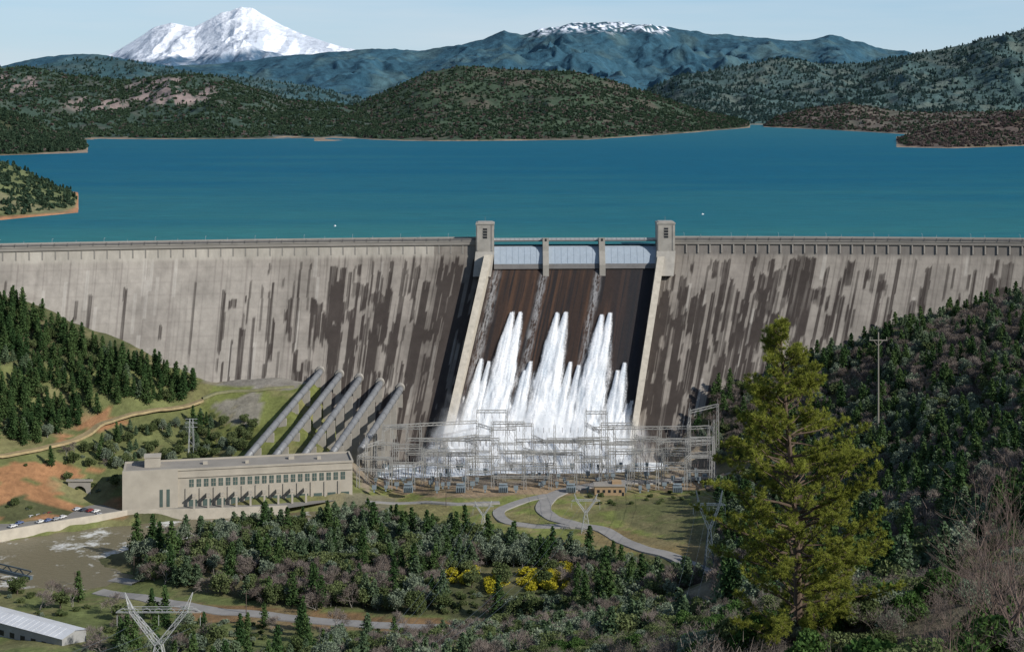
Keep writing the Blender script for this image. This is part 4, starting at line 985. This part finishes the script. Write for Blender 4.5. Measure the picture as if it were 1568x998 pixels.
# ---------------------------------------------------------------- foreground pine
pt=empty('pine_tree'); r=np.random.default_rng(77)
by=145.; bx=(1222-CX)/F*by; bz=float(TZ(bx,by))-.5; topz=HC-(488-HY)/F*by; Ht=topz-bz; tx=(1200-CX)/F*by
def axis(z):
    f=(z-bz)/Ht; return Vector((bx+(tx-bx)*f+.35*math.sin(f*5),by+.3*math.sin(f*4),z))
wood=MB(); wood.tube([axis(bz+Ht*i/14) for i in range(15)],[.42*(1-i/14)**.8+.03 for i in range(15)],9)
yk=[490,520,560,620,680,740,800,870,920,960,1000]; rk=[8,34,56,74,112,138,146,155,148,120,70]
tufts=[]; tdir=[]
NL=205
for i in range(NL):
    yy=492+ (985-492)*((i+r.random())/NL)**.95; z=HC-(yy-HY)/F*by; Rm=np.interp(yy,yk,rk)/F*by
    a=r.random()*6.283; Lm=Rm*(.34+.84*r.random()**.8); p=axis(z); d=Vector((math.cos(a),math.sin(a),.15+.35*r.random()*(1 if yy<700 else .5)))
    p=p-up*Lm*.15; pts=[p]; q=p.copy(); dd=d.normalized(); ns=6
    for s in range(ns):
        dd=(dd+Vector((r.normal()*.17,r.normal()*.17,.05+r.normal()*.11))).normalized(); q=q+dd*Lm/ns; pts.append(q.copy())
    rb=.03+.011*Lm; wood.tube(pts,[rb*(1-.85*s/ns) for s in range(ns+1)],5,0,False)
    nt2=int(6+Lm*3.0)
    for s in range(nt2):
        f=.36+.64*((s+r.random())/nt2)**.7; k=min(ns-1,int(f*ns)); b0=pts[k].lerp(pts[k+1],f*ns-k)
        td=(dd*.6+Vector((r.normal(),r.normal(),r.normal()*.5+.35))).normalized(); tl=(.35+.85*r.random())*(1.15-.5*f)*min(1,.4+Lm/5); e_=b0+td*tl
        wood.beam(b0,e_,.035,0,.015)
        for u in range(3):
            tufts.append(tuple(b0.lerp(e_,.5+.25*u)+Vector((r.normal(),r.normal(),r.normal()))*.07)); tdir.append(tuple(td))
    for u in range(4): tufts.append(tuple(pts[-1]+Vector(tuple(r.normal(size=3)*.15)))); tdir.append(tuple(dd))
for u in range(14): tufts.append(tuple(axis(topz-u*.14)+Vector(tuple(r.normal(size=3)*.12)))); tdir.append((0,0,1))
T_=np.array(tufts); D_=np.array(tdir); nn=20
cen=np.repeat(T_,nn,0); dv_=np.repeat(D_,nn,0)*.8+r.normal(size=(len(cen),3))*.6+np.array([0,0,.15]); dv_/=np.linalg.norm(dv_,axis=1)[:,None]
bb=np.cross(dv_,r.normal(size=dv_.shape)); bb/=np.linalg.norm(bb,axis=1)[:,None]; ln=(.22+.22*r.random((len(cen),1)))
V=np.stack([cen-bb*.026,cen+bb*.026,cen+dv_*ln],1).reshape(-1,3)
mNe=mat_leaf('sunlit_pine_needles',(.235,.26,.05),(.26,.28,.055),.35)
np_mesh('needles',V,np.arange(len(V)).reshape(-1,3),[mNe],smooth=False,parent=pt)
wood.obj('trunk_and_limbs',[mat_plain('pine_bark',(.10,.07,.05),.9,var=.2,scale=3)],pt)
cB=newcoll('tall_bare_kinds'); 
for i in range(3): bare('a%d_bare_branches'%i,8,mBr,cB,400+i,5,120,.018,.5,.085,3,.36,4)
P=[];scl_=[]
for pxx,Yq,s_ in ((1500,82,1.0),(1555,78,1.35),(1600,85,1.5),(1455,100,.9),(1575,110,1.6),(1060,120,.65),(1100,112,.7),(985,125,.6),(1420,95,.75),(1530,95,1.25),(1480,70,.7),(1140,105,.6),(1380,90,.55)):
    xx=(pxx-CX)/F*Yq; P.append((xx,Yq,float(TZ(xx,Yq))-.3)); scl_.append(s_)
scatter('bare_branches_thicket',P,[i%3 for i in range(len(P))],scl_,cB)
# ---------------------------------------------------------------- world / sun / camera
sd=Vector((.75,-.49,.54)).normalized(); elev=math.asin(sd.z); az=math.atan2(sd.x,sd.y)
w=bpy.data.worlds.new('World'); scene.world=w; w.use_nodes=True; nt=w.node_tree; bg=nt.nodes['Background']
sk=nt.nodes.new('ShaderNodeTexSky'); sk.sky_type='NISHITA'; sk.sun_disc=False; sk.sun_elevation=elev; sk.sun_rotation=az; sk.altitude=300; sk.air_density=1.0; sk.dust_density=.3; sk.ozone_density=2.0
tc=nt.nodes.new('ShaderNodeTexCoord'); sp=nt.nodes.new('ShaderNodeSeparateXYZ'); nt.links.new(tc.outputs['Generated'],sp.inputs[0])
hz=mth(nt,'MULTIPLY_ADD',sp.outputs[2],-4.0,1.0,clamp=True); hz=mth(nt,'MULTIPLY',hz,.9)
zg_=mth(nt,'MULTIPLY',sp.outputs[2],14,clamp=True)
hc=mixc(nt,zg_,(4.9,6.0,6.9),(2.7,4.7,6.9))
c=mixc(nt,hz,sk.outputs[0],hc)
mp=nt.nodes.new('ShaderNodeMapping'); mp.inputs['Scale'].default_value=(2,2,22); nt.links.new(tc.outputs['Generated'],mp.inputs[0])
nz=noise(nt,mp.outputs[0],1.6,6,.55); cf=mth(nt,'MULTIPLY_ADD',nz,2.4,-1.05,clamp=True); cf=mth(nt,'MULTIPLY',cf,.5)
c=mixc(nt,cf,c,(6.2,6.6,7.0)); nt.links.new(c,bg.inputs[0]); bg.inputs[1].default_value=.115
sl=bpy.data.lights.new('sun','SUN'); sl.energy=5.0; sl.angle=math.radians(.5); sl.color=(1,.96,.90)
so=bpy.data.objects.new('sun',sl); scene.collection.objects.link(so); so.rotation_euler=(-sd).to_track_quat('-Z','Y').to_euler()
cam=bpy.data.cameras.new('camera'); co_b=bpy.data.objects.new('camera',cam); scene.collection.objects.link(co_b)
co_b.location=(0,0,HC); co_b.rotation_euler=(math.pi/2,0,0); cam.sensor_width=36; cam.lens=36*F/1568; cam.shift_y=-(498.4-HY)/1568; cam.clip_start=1; cam.clip_end=120000
scene.camera=co_b
scene.view_settings.view_transform='Standard'; scene.view_settings.look='None'; scene.view_settings.exposure=0
